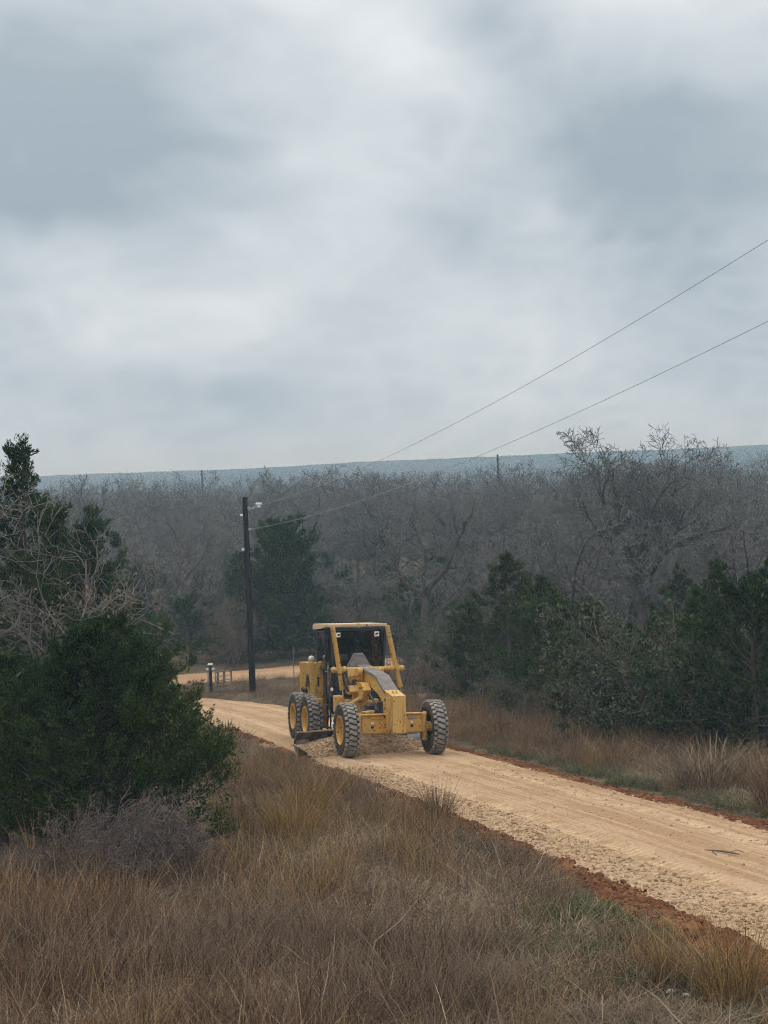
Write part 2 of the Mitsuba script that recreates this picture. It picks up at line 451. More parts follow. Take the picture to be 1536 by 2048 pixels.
scene['mat_clod'] = diffuse(proc(f_clod))
n = 11000
s = 6 + (rng.uniform(0, 1, n) ** 1.3) * 46
P = LANE.at(s, 0 * s)
wide = soil_width(P[:, 1])
left = rng.uniform(0, 1, n) < 0.75
o = np.where(left, -2.05 - wide * rng.beta(1.5, 1.7, n) * 1.15, 2.1 + 0.6 * rng.beta(1.3, 2, n))
P = LANE.at(s, o)
size = np.exp(rng.normal(math.log(0.016), 0.55, n)).clip(0.006, 0.07)
z = np.where(left, soil_left_z(P[:, 0], P[:, 1], s, o), soil_right_z(P[:, 0], P[:, 1], s, o)) + size * 0.2
v, f, uv = pebbles(P[:, 0], P[:, 1], z, size, 6)
scene['soil_clods'] = ply((v, f), 'mat_clod', smooth=False, uv=uv)
labels['soil_clods'] = {'label': 'red clods of broken soil scattered along both edges of the lane', 'kind': 'stuff'}

# ---------------------------------------------------------------- the motor grader
# local frame: x forward, y to the machine's left, z up; origin on the ground under the front axle
_n = np.array([0.02, 0.095, 1.0]) / np.linalg.norm([0.02, 0.095, 1.0])
_f = np.array([math.sin(math.radians(16)), -math.cos(math.radians(16)), 0])
_f = _f - _n * (_f @ _n)
_f /= np.linalg.norm(_f)
_l = np.cross(_n, _f)
_o = np.array([-0.06, 38.7, 0])
_o[2] = -(3.7 + 0.095 * _o[1] + 0.02 * _o[0]) + 0.055
GM = np.eye(4)
GM[:3, 0], GM[:3, 1], GM[:3, 2], GM[:3, 3] = _f, _l, _n, _o
GT = T(GM)


def gworld(p):
    return GM[:3, :3] @ np.asarray(p, float) + GM[:3, 3]


def f_yellow(p, n, uv):
    a, b = fbm(p.x * 1.7, p.y * 1.7, p.z * 1.7, 4), fbm(p.x * 11, p.y * 11, p.z * 11, 3)
    c = mix(mi.Color3f(0.57, 0.320, 0.052), mi.Color3f(0.59, 0.365, 0.098), smoothstep(0.35, 0.65, a))
    c = mix(c, mi.Color3f(0.44, 0.32, 0.19), smoothstep(0.50, 0.72, b) * 0.55)                       # road dust caked on
    run = fbm(p.x * 14, p.y * 14, p.z * 1.6, 3)
    c = mix(c, mi.Color3f(0.30, 0.18, 0.075), smoothstep(0.56, 0.70, run) * 0.55)                       # grime run down the panels
    return mix(c, mi.Color3f(0.16, 0.085, 0.040), smoothstep(0.67, 0.73, fbm(p.x * 19, p.y * 19, p.z * 19 + 5, 3)))   # chips and rust


def f_darkpaint(p, n, uv):
    a = fbm(p.x * 9, p.y * 9, p.z * 9, 3)
    return mix(mi.Color3f(0.150, 0.135, 0.128), mi.Color3f(0.205, 0.180, 0.165), smoothstep(0.35, 0.65, a))


def f_rubber(p, n, uv):
    a = fbm(p.x * 7, p.y * 7, p.z * 7, 4)
    return mix(mi.Color3f(0.024, 0.022, 0.021), mi.Color3f(0.075, 0.064, 0.055), smoothstep(0.38, 0.66, a))


def f_lug(p, n, uv):
    a = fbm(p.x * 12, p.y * 12, p.z * 12, 3)
    return mix(mi.Color3f(0.175, 0.165, 0.158), mi.Color3f(0.31, 0.28, 0.25), smoothstep(0.35, 0.65, a))


def f_steel(p, n, uv):
    a = fbm(p.x * 5, p.y * 5, p.z * 5, 4)
    return mix(mi.Color3f(0.16, 0.12, 0.095), mi.Color3f(0.33, 0.29, 0.26), smoothstep(0.35, 0.65, a))


scene['mat_yellow'] = paint(proc(f_yellow), 0.42)
scene['mat_antiglare'] = paint(proc(f_darkpaint), 0.7)
scene['mat_rubber'] = paint(proc(f_rubber), 0.85)
scene['mat_lug'] = paint(proc(f_lug), 0.8)
scene['mat_worn_steel'] = paint(proc(f_steel), 0.5, 0.4)
scene['mat_bright_steel'] = paint((0.62, 0.60, 0.57), 0.3, 0.9)
scene['mat_black'] = paint((0.022, 0.023, 0.027), 0.55)
scene['mat_navy'] = paint((0.030, 0.034, 0.046), 0.4)
scene['mat_white'] = paint((0.72, 0.70, 0.66), 0.5)
scene['mat_red_rust'] = paint((0.20, 0.060, 0.028), 0.7)
scene['mat_glass'] = {'type': 'thindielectric', 'int_ior': 1.5, 'specular_transmittance': rgb(0.25, 0.30, 0.32)}
scene['mat_seat'] = diffuse((0.020, 0.020, 0.023))
scene['mat_dusty_roof'] = paint(proc(lambda p, n, uv: mix(mi.Color3f(0.52, 0.36, 0.19), mi.Color3f(0.64, 0.50, 0.33), fbm(p.x * 6, p.y * 6, p.z * 6, 3))), 0.55)
scene['mat_chrome'] = {'type': 'twosided', 'bsdf': {'type': 'roughconductor', 'material': 'Cr', 'alpha': 0.12}}

GR = 'motor_grader'
labels[GR] = {'label': 'dusty yellow motor grader driving up the gravel lane with its blade lowered', 'category': 'road grader'}
_used = {}


def numbered(name):
    k = _used.get(name, 0)
    _used[name] = k + 1
    return name if k == 0 else f'{name}_{k:03d}'


def gp(name, mesh, mat, smooth=30, label=None, parent=GR, M=None):
    key = numbered(parent + '__' + name)
    scene[key] = ply(mesh, mat, smooth=smooth, to_world=GT if M is None else T(GM @ M))
    if label:
        labels[key] = {'label': label}
    return key


Y, DK, BK = 'mat_yellow', 'mat_antiglare', 'mat_black'

# boom: arched gooseneck from the saddle to the front block, dark anti-glare plates along its top
boom = [(-3.0, 2.14), (-2.55, 2.17), (-0.70, 1.955), (0.10, 1.60), (0.16, 1.52), (0.16, 0.70), (-0.02, 0.70), (-0.02, 1.05), (-0.16, 1.36), (-0.55, 1.53), (-1.25, 1.68), (-2.0, 1.74), (-3.0, 1.72)]
gp('boom', prism_y(boom, -0.165, 0.165), Y)
tops = [(-3.02, 2.165), (-2.55, 2.195), (-1.62, 2.09), (-0.70, 1.98), (-0.30, 1.805), (0.12, 1.622)]
for (xa, za), (xb, zb) in zip(tops[:-1], tops[1:]):
    gp('boom_plate', prism_y([(xa + 0.012, za - 0.02), (xb - 0.012, zb - 0.02), (xb - 0.012, zb + 0.018), (xa + 0.012, za + 0.018)], -0.185, 0.185), DK)
for s in (-1, 1):
    a, b = [(x, z - 0.012) for x, z in tops[1:]], [(x, z - 0.055) for x, z in tops[1:]]
    gp('boom_rail', prism_y(b + a[::-1], s * 0.178 - 0.012, s * 0.178 + 0.012), DK)
# steering console hump behind the boom's far end
hump = trimesh.convex.convex_hull(np.array([(-2.70, -0.37, 2.10), (-2.70, 0.30, 2.10), (-3.03, -0.37, 2.10), (-3.03, 0.30, 2.10), (-2.78, -0.12, 2.50), (-2.78, 0.09, 2.50), (-2.99, -0.15, 2.52), (-2.99, 0.12, 2.52)]))
gp('console_hood', hump, DK)

# front block with its bolted side plate, chipped front face and sloping top
blk = np.array([(-0.06, 1.60), (0.10, 1.615), (0.80, 1.50), (0.80, 0.60), (-0.06, 0.60)])
bm = prism_y(blk, -0.165, 0.165)
NB = gp('front_block', bm, Y)
top = prism_y([(-0.07, 1.602), (0.10, 1.618), (0.80, 1.503), (0.815, 1.50), (0.815, 1.53), (0.10, 1.648), (-0.07, 1.632)], -0.180, 0.180)
gp('block_cap', top, Y)
gp('front_plate', merge([box(0.812, 0.0, 1.055, 0.024, 0.345, 0.88, 0.006), box(0.822, 0.155, 0.75, 0.012, 0.028, 0.26, 0.004)]), Y)
gp('side_plate', box(0.37, -0.174, 1.05, 0.80, 0.020, 0.84, 0.004), Y)
for i, zz in enumerate((1.41, 1.20, 0.98, 0.79)):
    gp('bolt', rod((0.20, -0.17, zz), (0.20, -0.207, zz), 0.030, 6), 'mat_red_rust', False)
gp('lifting_eye', tube([(0.42 + 0.07 * math.cos(a), 0.05, 1.56 + 0.085 * math.sin(a)) for a in np.linspace(0, math.pi, 9)], 0.014, 8), Y)
gp('lifting_eye', tube([(0.45 + 0.07 * math.cos(a), -0.05, 1.56 + 0.085 * math.sin(a)) for a in np.linspace(0, math.pi, 9)], 0.014, 8), Y)
gp('skid_hook', merge([tube([(0.72, -0.20, 0.80), (0.74, -0.215, 0.72), (0.72, -0.22, 0.64), (0.66, -0.21, 0.60)], 0.022, 8), box(0.66, -0.19, 0.82, 0.12, 0.03, 0.10)]), 'mat_worn_steel')

# front axle, knuckles, tie rod, lean cylinder
axle = merge([box(0.06, -0.47, 0.80, 0.20, 0.66, 0.46, 0.02), box(0.06, 0.47, 0.80, 0.20, 0.66, 0.46, 0.02), box(0.06, 0, 0.80, 0.24, 0.40, 0.50, 0.02)])
gp('front_axle', axle, Y)
for s in (-1, 1):
    gp('axle_rail', box(0.10, s * 0.46, 1.045, 0.26, 0.66, 0.030, 0.008), Y)
    gp('axle_rib', box(0.165, s * 0.40, 0.945, 0.05, 0.34, 0.032, 0.010), Y)
    gp('axle_hole', rod((0.158, s * 0.52, 0.735), (0.168, s * 0.52, 0.735), 0.042, 12), BK)
    gp('axle_marker', box(0.168, s * 0.52, 0.835, 0.016, 0.075, 0.055, 0.008), 'mat_white')
    gp('knuckle', merge([box(0.03, s * 0.86, 0.80, 0.26, 0.13, 0.50, 0.03), box(0.05, s * 0.885, 0.46, 0.20, 0.10, 0.24, 0.03), box(0.05, s * 0.90, 1.02, 0.16, 0.11, 0.12, 0.03), rod((0, s * 0.86, 0.69), (0, s * 1.06, 0.69), 0.13, 16)]), Y)
gp('axle_window', box(0.163, 0.52, 0.935, 0.02, 0.20, 0.07, 0.004), 'mat_worn_steel')
gp('tie_rod', rod((-0.22, -0.86, 0.60), (-0.22, 0.86, 0.60), 0.035), 'mat_worn_steel')
gp('lean_cylinder', merge([rod((-0.12, -0.72, 1.07), (-0.12, -0.10, 1.12), 0.05), rod((-0.12, -0.86, 1.05), (-0.12, -0.70, 1.07), 0.025)]), Y)
gp('axle_pivot', merge([box(-0.12, -0.24, 1.22, 0.20, 0.12, 0.30, 0.03), rod((-0.10, -0.40, 1.12), (-0.10, -0.10, 1.12), 0.07)]), BK)


# wheels: casing, rim, and lugs one by one
R_T, W_T = 0.69, 0.385


def tyre_casing():
    w, r = W_T / 2, R_T - 0.030
    pr = [(0.355, -w + 0.045), (0.40, -w + 0.020), (0.50, -w), (0.585, -w + 0.004), (0.635, -w + 0.022), (r - 0.004, -w + 0.045), (r, -w * 0.5), (r + 0.002, 0), (r, w * 0.5), (r - 0.004, w - 0.045), (0.635, w - 0.022), (0.585, w - 0.004), (0.50, w), (0.40, w - 0.020), (0.355, w - 0.045)]
    return lathe_y(pr, 72)


def wrap_block(poly, seed=0):
    """A flat lug outline (across, around) in metres laid onto the tread."""
    from shapely.geometry import Polygon
    m = trimesh.creation.extrude_polygon(Polygon(poly), 1.0, engine='earcut')
    v = m.vertices.copy()
    crown = -0.35 * np.maximum(np.abs(v[:, 0]) - 0.10, 0) ** 2 * 6
    shrink = np.where(v[:, 2] > 0.5, 0.93, 1.0)
    c = v[:, :2].mean(0)
    u = c[0] + (v[:, 0] - c[0]) * shrink
    w = c[1] + (v[:, 1] - c[1]) * shrink
    r = R_T - 0.042 + 0.042 * v[:, 2] + crown
    a = w / R_T
    return trimesh.Trimesh(np.stack([r * np.cos(a), u, r * np.sin(a)], 1), m.faces, process=False)


NP = 30
PT = 2 * math.pi * R_T / NP
h = PT * 0.345
zig = [(-0.105, 0.022 - h), (-0.045, 0.022 - h), (0.045, -0.022 - h), (0.105, -0.022 - h), (0.105, -0.022 + h), (0.045, -0.022 + h), (-0.045, 0.022 + h), (-0.105, 0.022 + h)]
sh1 = [(0.122, -h * 0.92), (0.186, -h * 0.86), (0.186, h * 0.86), (0.122, h * 0.92), (0.104, 0.0)]
sh2 = [(-u, w) for u, w in sh1][::-1]
LUGS = [wrap_block(zig), wrap_block([(u, w + PT * 0.5 - 0.022) for u, w in sh1]), wrap_block([(u, w + PT * 0.5 + 0.022) for u, w in sh2])]
LUGS_P = [ply(m, 'mat_lug', smooth=False) for m in LUGS]
CAS = ply(tyre_casing(), 'mat_rubber', smooth=40)


def rim_mesh(s):
    pr = [(0.372, 0.165), (0.372, 0.185), (0.345, 0.185), (0.330, 0.150), (0.318, 0.060), (0.312, 0.030), (0.24, 0.022), (0.15, 0.030), (0.13, 0.060), (0.115, 0.080), (0.0, 0.085)]
    v, f = lathe_y([(r, s * y) for r, y in pr], 48)
    nuts = [rod((0.20 * math.cos(a), s * 0.02, 0.20 * math.sin(a)), (0.20 * math.cos(a), s * 0.05, 0.20 * math.sin(a)), 0.02, 6) for a in np.arange(10) * 2 * math.pi / 10]
    return merge([(v, f)] + nuts)


def rot_y(a):
    m = np.eye(4)
    m[0, 0], m[0, 2], m[2, 0], m[2, 2] = math.cos(a), math.sin(a), -math.sin(a), math.cos(a)
    return m


def wheel(x, y, lugs, turn=0.0, sink=0.0, label=None):
    key = numbered(GR + '__wheel')
    M = np.eye(4)
    M[:3, 3] = x, y, R_T - 0.012 - sink
    scene[key + '__tyre'] = {**CAS, 'to_world': T(GM @ M)}
    s = -1 if y < 0 else 1
    scene[key + '__rim'] = ply(rim_mesh(s), Y, smooth=35, to_world=T(GM @ M))
    if label:
        labels[key] = {'label': label}
    if lugs:
        i = 0
        for k in range(NP):
            for L in LUGS_P:
                scene[key + '__tread_lug' + (f'_{i:03d}' if i else '')] = {**L, 'to_world': T(GM @ M @ rot_y(turn + k * 2 * math.pi / NP))}
                i += 1
    else:
        v = []
        for k in range(NP):
            for m in LUGS:
                q = m.copy()
                q.apply_transform(rot_y(turn + k * 2 * math.pi / NP))
                v.append(q)
        scene[key + '__tread'] = ply(merge(v), 'mat_lug', smooth=False, to_world=T(GM @ M))
        labels[key + '__tread'] = {'kind': 'stuff'}


wheel(0, -1.15, True, 0.03)
wheel(0, 1.15, True, 0.11)
wheel(-4.3, -1.05, True, 0.07)
wheel(-5.8, -1.05, False, 0.0)
wheel(-4.3, 1.05, False, 0.05)
wheel(-5.8, 1.05, False, 0.1)

# saddle: cross bar with ball ends, hanger, and the two tall lift cylinders
gp('saddle_bar', rod((-2.05, -0.90, 2.11), (-2.05, 0.90, 2.11), 0.062, 16), Y)
for s in (-1, 1):
    b = trimesh.creation.icosphere(subdivisions=2, radius=0.085)
    b.apply_translation((-2.05, s * 0.94, 2.11))
    gp('bar_end', b, Y)
    gp('bar_collar', rod((-2.05, s * 0.62, 2.11), (-2.05, s * 0.69, 2.11), 0.092, 16), Y)
gp('saddle_plate', merge([prism_y([(-2.25, 2.14), (-1.88, 2.14), (-1.84, 1.95), (-1.96, 1.72), (-2.16, 1.72), (-2.28, 1.95)], -0.60, -0.18), box(-2.02, -0.30, 1.98, 0.30, 0.22, 0.34, 0.04), rod((-1.84, -0.35, 2.05), (-1.84, -0.22, 2.05), 0.10, 14)]), Y)
gp('saddle_plate', box(-2.02, 0.30, 1.98, 0.30, 0.22, 0.34, 0.04), Y)
for (t0, b0) in (((-2.05, -0.955, 3.235), (-2.05, -0.720, 1.60)), ((-2.05, 0.560, 3.245), (-2.05, 0.885, 1.62))):
    t0, b0 = np.array(t0), np.array(b0)
    d = (b0 - t0) / np.linalg.norm(b0 - t0)
    c = gp('lift_cylinder', merge([rod(t0, b0, 0.064, 16), rod(t0 - d * 0.012, t0 + d * 0.05, 0.070, 16), rod(b0 - d * 0.06, b0 + d * 0.02, 0.072, 16)]), Y)
    gp('piston_rod', rod(b0, b0 + d * 0.62, 0.028, 12), 'mat_chrome', parent=c)
    k = (2.11 - t0[2]) / d[2]
    m = t0 + d * k
    gp('trunnion_yoke', merge([rod(m - d * 0.08, m + d * 0.08, 0.088, 16), rod(m + [0.0, -0.11, 0], m + [0.0, 0.11, 0], 0.05, 12)]), Y)

# hoses
for k, pts in enumerate([[(-1.95, -0.70, 1.95), (-1.85, -0.64, 1.62), (-1.80, -0.56, 1.50), (-1.85, -0.48, 1.62), (-1.92, -0.46, 1.90)], [(-1.98, -0.66, 2.04), (-1.84, -0.58, 1.72), (-1.80, -0.52, 1.60), (-1.86, -0.42, 1.74), (-1.95, -0.38, 2.0)],
                         [(-1.5, -0.30, 1.62), (-1.1, -0.26, 1.52), (-0.6, -0.27, 1.36), (-0.35, -0.27, 1.10), (-0.30, -0.30, 0.82)], [(-1.45, -0.24, 1.56), (-1.0, -0.24, 1.44), (-0.5, -0.25, 1.26), (-0.25, -0.25, 1.0)],
                         [(-2.1, 0.55, 2.0), (-2.0, 0.62, 1.7), (-1.95, 0.60, 1.45), (-2.0, 0.5, 1.3)], [(-2.2, -0.80, 1.72), (-2.1, -0.66, 1.62), (-2.0, -0.52, 1.52), (-1.9, -0.40, 1.50)]]):
    cs = CubicSpline(np.arange(len(pts)), np.array(pts))
    gp('hydraulic_hose', tube(cs(np.linspace(0, len(pts) - 1, 18)), 0.027, 7), BK)

# mounting plates and the lifter bell crank between saddle and axle
gp('valve_plate', merge([prism_y([(-2.25, 1.78), (-1.3, 1.78), (-1.05, 1.60), (-1.15, 1.40), (-1.75, 1.28), (-2.25, 1.30)], -0.40, -0.20), prism_y([(-2.10, 1.70), (-1.70, 1.70), (-1.60, 1.55), (-1.75, 1.46), (-2.10, 1.50)], -0.62, -0.40)]), Y)
for p in ((-1.28, -0.405, 1.66), (-1.42, -0.405, 1.64), (-1.72, -0.625, 1.58)):
    gp('plate_hole', rod(p, (p[0], p[1] - 0.008, p[2]), 0.032, 10), BK, False)
gp('side_shift_cylinder', merge([rod((-1.55, -0.62, 1.22), (-1.50, -0.20, 1.48), 0.060, 14), rod((-1.60, -0.86, 1.07), (-1.55, -0.62, 1.22), 0.030, 10)]), Y)
gp('valve_block', merge([box(-1.95, -0.86, 1.22, 0.30, 0.22, 0.46, 0.03), box(-2.0, -0.60, 1.16, 0.34, 0.22, 0.34, 0.03), box(-1.9, -0.34, 1.14, 0.30, 0.20, 0.30, 0.03)]), Y)
gp('manifold', merge([box(-0.75, -0.30, 1.16, 0.5, 0.22, 0.20, 0.03), box(-0.40, -0.22, 1.02, 0.3, 0.16, 0.24, 0.03), rod((-1.0, -0.45, 1.05), (-0.3, -0.40, 1.10), 0.05)]), BK)
gp('relief_valve', box(-2.05, -1.0, 1.60, 0.06, 0.06, 0.09, 0.01), 'mat_white')

# drawbar, turntable circle, blade
gp('drawbar', merge([tube([(-0.05, 0, 0.72), (-1.45, -0.62, 0.78)], 0.085, 8), tube([(-0.05, 0, 0.72), (-1.45, 0.62, 0.78)], 0.085, 8), box(-1.6, 0, 0.86, 0.35, 1.35, 0.14, 0.03), rod((-0.05, 0, 0.62), (-0.05, 0, 0.85), 0.12)]), Y)
ring = lathe_y([(0.66, -0.07), (0.80, -0.07), (0.80, 0.07), (0.66, 0.07), (0.66, -0.07)], 56)
gp('turntable', (np.stack([ring[0][:, 0] - 2.1, ring[0][:, 2], ring[0][:, 1] + 0.74], 1), ring[1]), Y)
BL0, BL1 = np.array([-0.93, -2.20]), np.array([-2.62, 1.60])
bd = (BL1 - BL0) / np.linalg.norm(BL1 - BL0)
bn = np.array([-bd[1], bd[0]])
bn = bn if bn[0] > 0 else -bn
arc = np.linspace(-0.62, 0.62, 13)
zc, cc = 0.30 + 0.46 * np.sin(arc) * 0.56 / 0.535, -0.16 * (1 - ((arc / 0.62) ** 2)) + 0.02
L = np.linalg.norm(BL1 - BL0)


def blade_strip(s0, s1, prof, th):
    rows = []
    for s in (s0, s1):
        a = np.array([np.r_[BL0 + bd * s + bn * c, z] for z, c in prof])
        b = np.array([np.r_[BL0 + bd * s + bn * (c - th), z] for z, c in prof])
        rows.append(np.vstack([a, b[::-1]]))
    m = len(rows[0])
    v = np.vstack(rows)
    i = np.arange(m)
    j = (i + 1) % m
    f = np.vstack([np.stack([i, j, j + m], 1), np.stack([i, j + m, i + m], 1)])
    n = m // 2
    caps = []
    for k in range(n - 1):
        caps += [[k, k + 1, m - 2 - k], [k, m - 2 - k, m - 1 - k], [m + k, m + m - 2 - k, m + k + 1], [m + k, m + m - 1 - k, m + m - 2 - k]]
    return v, np.vstack([f, caps])


BLK = gp('blade', blade_strip(0, L, list(zip(zc, cc)), 0.035), 'mat_worn_steel')
gp('top_rail', blade_strip(-0.01, L + 0.01, [(0.575, 0.035), (0.605, 0.040)], 0.10), 'mat_bright_steel', parent=BLK)
gp('cutting_edge', blade_strip(0.0, L, [(-0.03, 0.045), (0.09, 0.015)], 0.025), 'mat_bright_steel', parent=BLK)
gp('end_bit', blade_strip(L - 0.45, L + 0.02, [(-0.03, 0.062), (0.16, 0.026), (0.30, -0.02)], 0.03), 'mat_bright_steel', parent=BLK)
gp('end_bit', blade_strip(-0.02, 0.35, [(-0.05, 0.062), (0.16, 0.026), (0.40, 0.0)], 0.03), 'mat_worn_steel', parent=BLK)
gp('slide_bracket', box(-1.55, -1.02, 0.70, 0.14, 0.26, 0.16, 0.03), 'mat_white')
gp('blade_arm', box(-2.1, -0.55, 0.52, 0.18, 0.16, 0.50, 0.03), Y)
gp('blade_arm', box(-2.5, 0.55, 0.52, 0.18, 0.16, 0.50, 0.03), Y)

# cab: floor frame, dark frame bars, panes, roof, inside
CX0, CX1, CYW, CZ0, CZ1 = -4.62, -2.95, 0.80, 1.30, 3.17
gp('cab_base', merge([prism_y([(-4.62, 1.30), (-2.95, 1.30), (-2.95, 2.08), (-4.62, 2.08)], -0.70, 0.70), box(-2.93, 0, 2.10, 0.06, 1.42, 0.05)]), 'mat_navy')


def bar(p0, p1, w, d):
    """A square bar between two points."""
    p0, p1 = np.array(p0, float), np.array(p1, float)
    t = p1 - p0
    z = t / np.linalg.norm(t)
    x = np.cross([0, 1.0, 0], z) if abs(z[1]) < 0.9 else np.cross([1.0, 0, 0], z)
    x /= np.linalg.norm(x)
    m = np.eye(4)
    m[:3, 0], m[:3, 1], m[:3, 2] = x, np.cross(z, x), z
    c = (p0 + p1) / 2
    return box(*c, w, d, np.linalg.norm(t), 0.008, m)


fl, fr = (-2.95, -0.70), (-2.95, 0.70)
for s in (-1, 1):
    gp('cab_post', bar((-3.06, s * 0.71, 2.06), (-2.955, s * 0.765, 3.17), 0.07, 0.055), 'mat_navy')
    gp('cab_post', bar((-3.55, s * 0.78, 1.32), (-3.55, s * 0.79, 3.17), 0.06, 0.05), 'mat_navy')
    gp('cab_post', bar((-4.55, s * 0.78, 1.32), (-4.55, s * 0.79, 3.17), 0.09, 0.05), 'mat_navy')
    gp('cab_sill', bar((-2.98, s * 0.76, 2.10), (-4.55, s * 0.78, 2.10), 0.06, 0.05), 'mat_navy')
    d = gp('cab_door', box(-3.25, s * 0.735, 1.72, 0.58, 0.05, 0.78, 0.015), 'mat_navy')
    gp('pane', box(-3.25, s * 0.762, 1.80, 0.42, 0.006, 0.42, 0.001), 'mat_glass', False, parent=d)
    gp('door_handle', box(-3.46, s * 0.80, 2.02, 0.16, 0.03, 0.03), 'mat_bright_steel', parent=d)


def pane(pts):
    p = np.array(pts, float)
    return p, np.array([[0, 1, 2], [0, 2, 3]])


W = gp('windscreen', pane([(-3.050, -0.68, 2.12), (-3.050, 0.68, 2.12), (-2.955, 0.735, 3.12), (-2.955, -0.735, 3.12)]), 'mat_glass', False)
gp('sticker', box(-2.955, -0.575, 3.02, 0.006, 0.125, 0.125, 0.001), 'mat_white', False, parent=W)
gp('sticker', box(-2.954, 0.515, 3.03, 0.006, 0.135, 0.140, 0.001), 'mat_white', False, parent=W)
gp('sticker_print', box(-2.951, -0.555, 3.02, 0.004, 0.06, 0.05, 0.001), BK, False, parent=W)
gp('sticker_print', box(-2.950, 0.515, 3.03, 0.004, 0.085, 0.045, 0.001, trimesh.transformations.rotation_matrix(0.5, [1, 0, 0])), BK, False, parent=W)
for s in (-1, 1):
    gp('side_window', pane([(-3.09, s * 0.765, 2.14), (-3.53, s * 0.78, 2.14), (-3.53, s * 0.79, 3.14), (-3.0, s * 0.775, 3.14)]), 'mat_glass', False)
    gp('side_window', pane([(-3.58, s * 0.782, 2.14), (-4.50, s * 0.782, 2.14), (-4.50, s * 0.79, 3.14), (-3.58, s * 0.79, 3.14)]), 'mat_glass', False)
gp('rear_wall', merge([box(-4.60, 0, 2.28, 0.06, 1.54, 0.40, 0.01), box(-4.60, -0.22, 2.82, 0.06, 1.10, 0.72, 0.01), box(-4.60, 0.70, 2.82, 0.06, 0.14, 0.72, 0.01)]), 'mat_navy')
gp('rear_window', pane([(-4.60, 0.33, 2.48), (-4.60, 0.63, 2.48), (-4.60, 0.63, 3.14), (-4.60, 0.33, 3.14)]), 'mat_glass', False)
gp('windscreen_header', merge([box(-2.99, 0, 3.155, 0.06, 1.50, 0.06, 0.01), box(-3.3, 0, 3.13, 0.5, 1.46, 0.05, 0.01)]), BK)
RF = gp('cab_roof', merge([prism_y([(-4.84, 3.205), (-2.93, 3.245), (-2.90, 3.275), (-2.93, 3.315), (-4.84, 3.325)], -0.81, 0.78)]), 'mat_dusty_roof')
gp('roof_edge', merge([prism_y([(-4.84, 3.165), (-4.0, 3.185), (-3.35, 3.235), (-3.30, 3.29), (-4.84, 3.29)], -0.835, -0.805), box(-2.905, 0, 3.275, 0.03, 1.60, 0.085, 0.012)]), 'mat_dusty_roof', parent=RF)
gp('roof_clamp', box(-2.90, -0.02, 3.27, 0.06, 0.07, 0.12, 0.01), Y, parent=RF)
gp('roof_clamp', box(-2.88, 0.22, 3.27, 0.02, 0.04, 0.04, 0.004), BK, parent=RF)
gp('operator_seat', merge([box(-4.1, 0, 2.12, 0.55, 0.55, 0.16, 0.05), box(-4.34, 0, 2.55, 0.16, 0.52, 0.80, 0.06), box(-4.34, 0, 3.0, 0.10, 0.28, 0.18, 0.04)]), 'mat_seat')
gp('steering_wheel', merge([tube([(-3.40 + 0.10 * math.sin(a), 0.22 * math.cos(a), 2.52 + 0.20 * math.sin(a)) for a in np.linspace(0, 2 * math.pi, 25)], 0.016, 6), rod((-3.2, 0, 2.1), (-3.40, 0, 2.52), 0.04)]), BK)
for s in (-1, 1):
    lb = gp('lever_bank', box(-3.35, s * 0.34, 2.30, 0.20, 0.26, 0.50, 0.04), BK)
    for k in range(4):
        gp('lever', rod((-3.35, s * (0.26 + 0.06 * k), 2.5), (-3.42, s * (0.26 + 0.06 * k), 2.72), 0.012, 6), BK, parent=lb)
gp('wiper', merge([tube([(-2.955, 0.50, 2.95), (-2.985, 0.56, 2.60), (-3.01, 0.55, 2.30)], 0.012, 6)]), BK)
for s in (-1, 1):
    yy = 1.03 if s > 0 else -0.93
    mrr = gp('mirror', box(-3.02, s * 1.03, 2.78, 0.05, 0.12, 0.46, 0.02) if s > 0 else box(-3.62, -0.95, 2.80, 0.05, 0.13, 0.36, 0.02), BK)
    gp('mirror_arm', merge([rod((-3.0 if s > 0 else -3.6, s * 0.77, 3.08), (-3.03 if s > 0 else -3.62, yy + s * 0.05, 3.10), 0.014, 6), rod((-3.03 if s > 0 else -3.62, yy + s * 0.05, 3.10), (-3.03 if s > 0 else -3.62, yy + s * 0.05, 2.40), 0.014, 6), rod((-3.03 if s > 0 else -3.62, yy + s * 0.05, 2.40), (-3.0 if s > 0 else -3.6, s * 0.76, 2.36), 0.014, 6)]), BK, parent=mrr)
for s in (-1, 1):
    gp('grab_rail', tube([(-2.98, s * 0.86, 2.2), (-2.95, s * 0.88, 2.1), (-2.95, s * 0.88, 1.45), (-2.98, s * 0.80, 1.40)], 0.014, 6), 'mat_worn_steel')
    ld = gp('ladder', merge([box(x, s * 0.74, 0.85, 0.05, 0.04, 0.90, 0.01) for x in (-3.27, -3.63)] + [box(-3.45, s * 0.74, 1.28, 0.36, 0.04, 0.04, 0.008)]), BK)
    for z in (0.50, 0.80, 1.10):
        gp('step', box(-3.45, s * 0.80, z, 0.40, 0.16, 0.04, 0.008), BK, parent=ld)

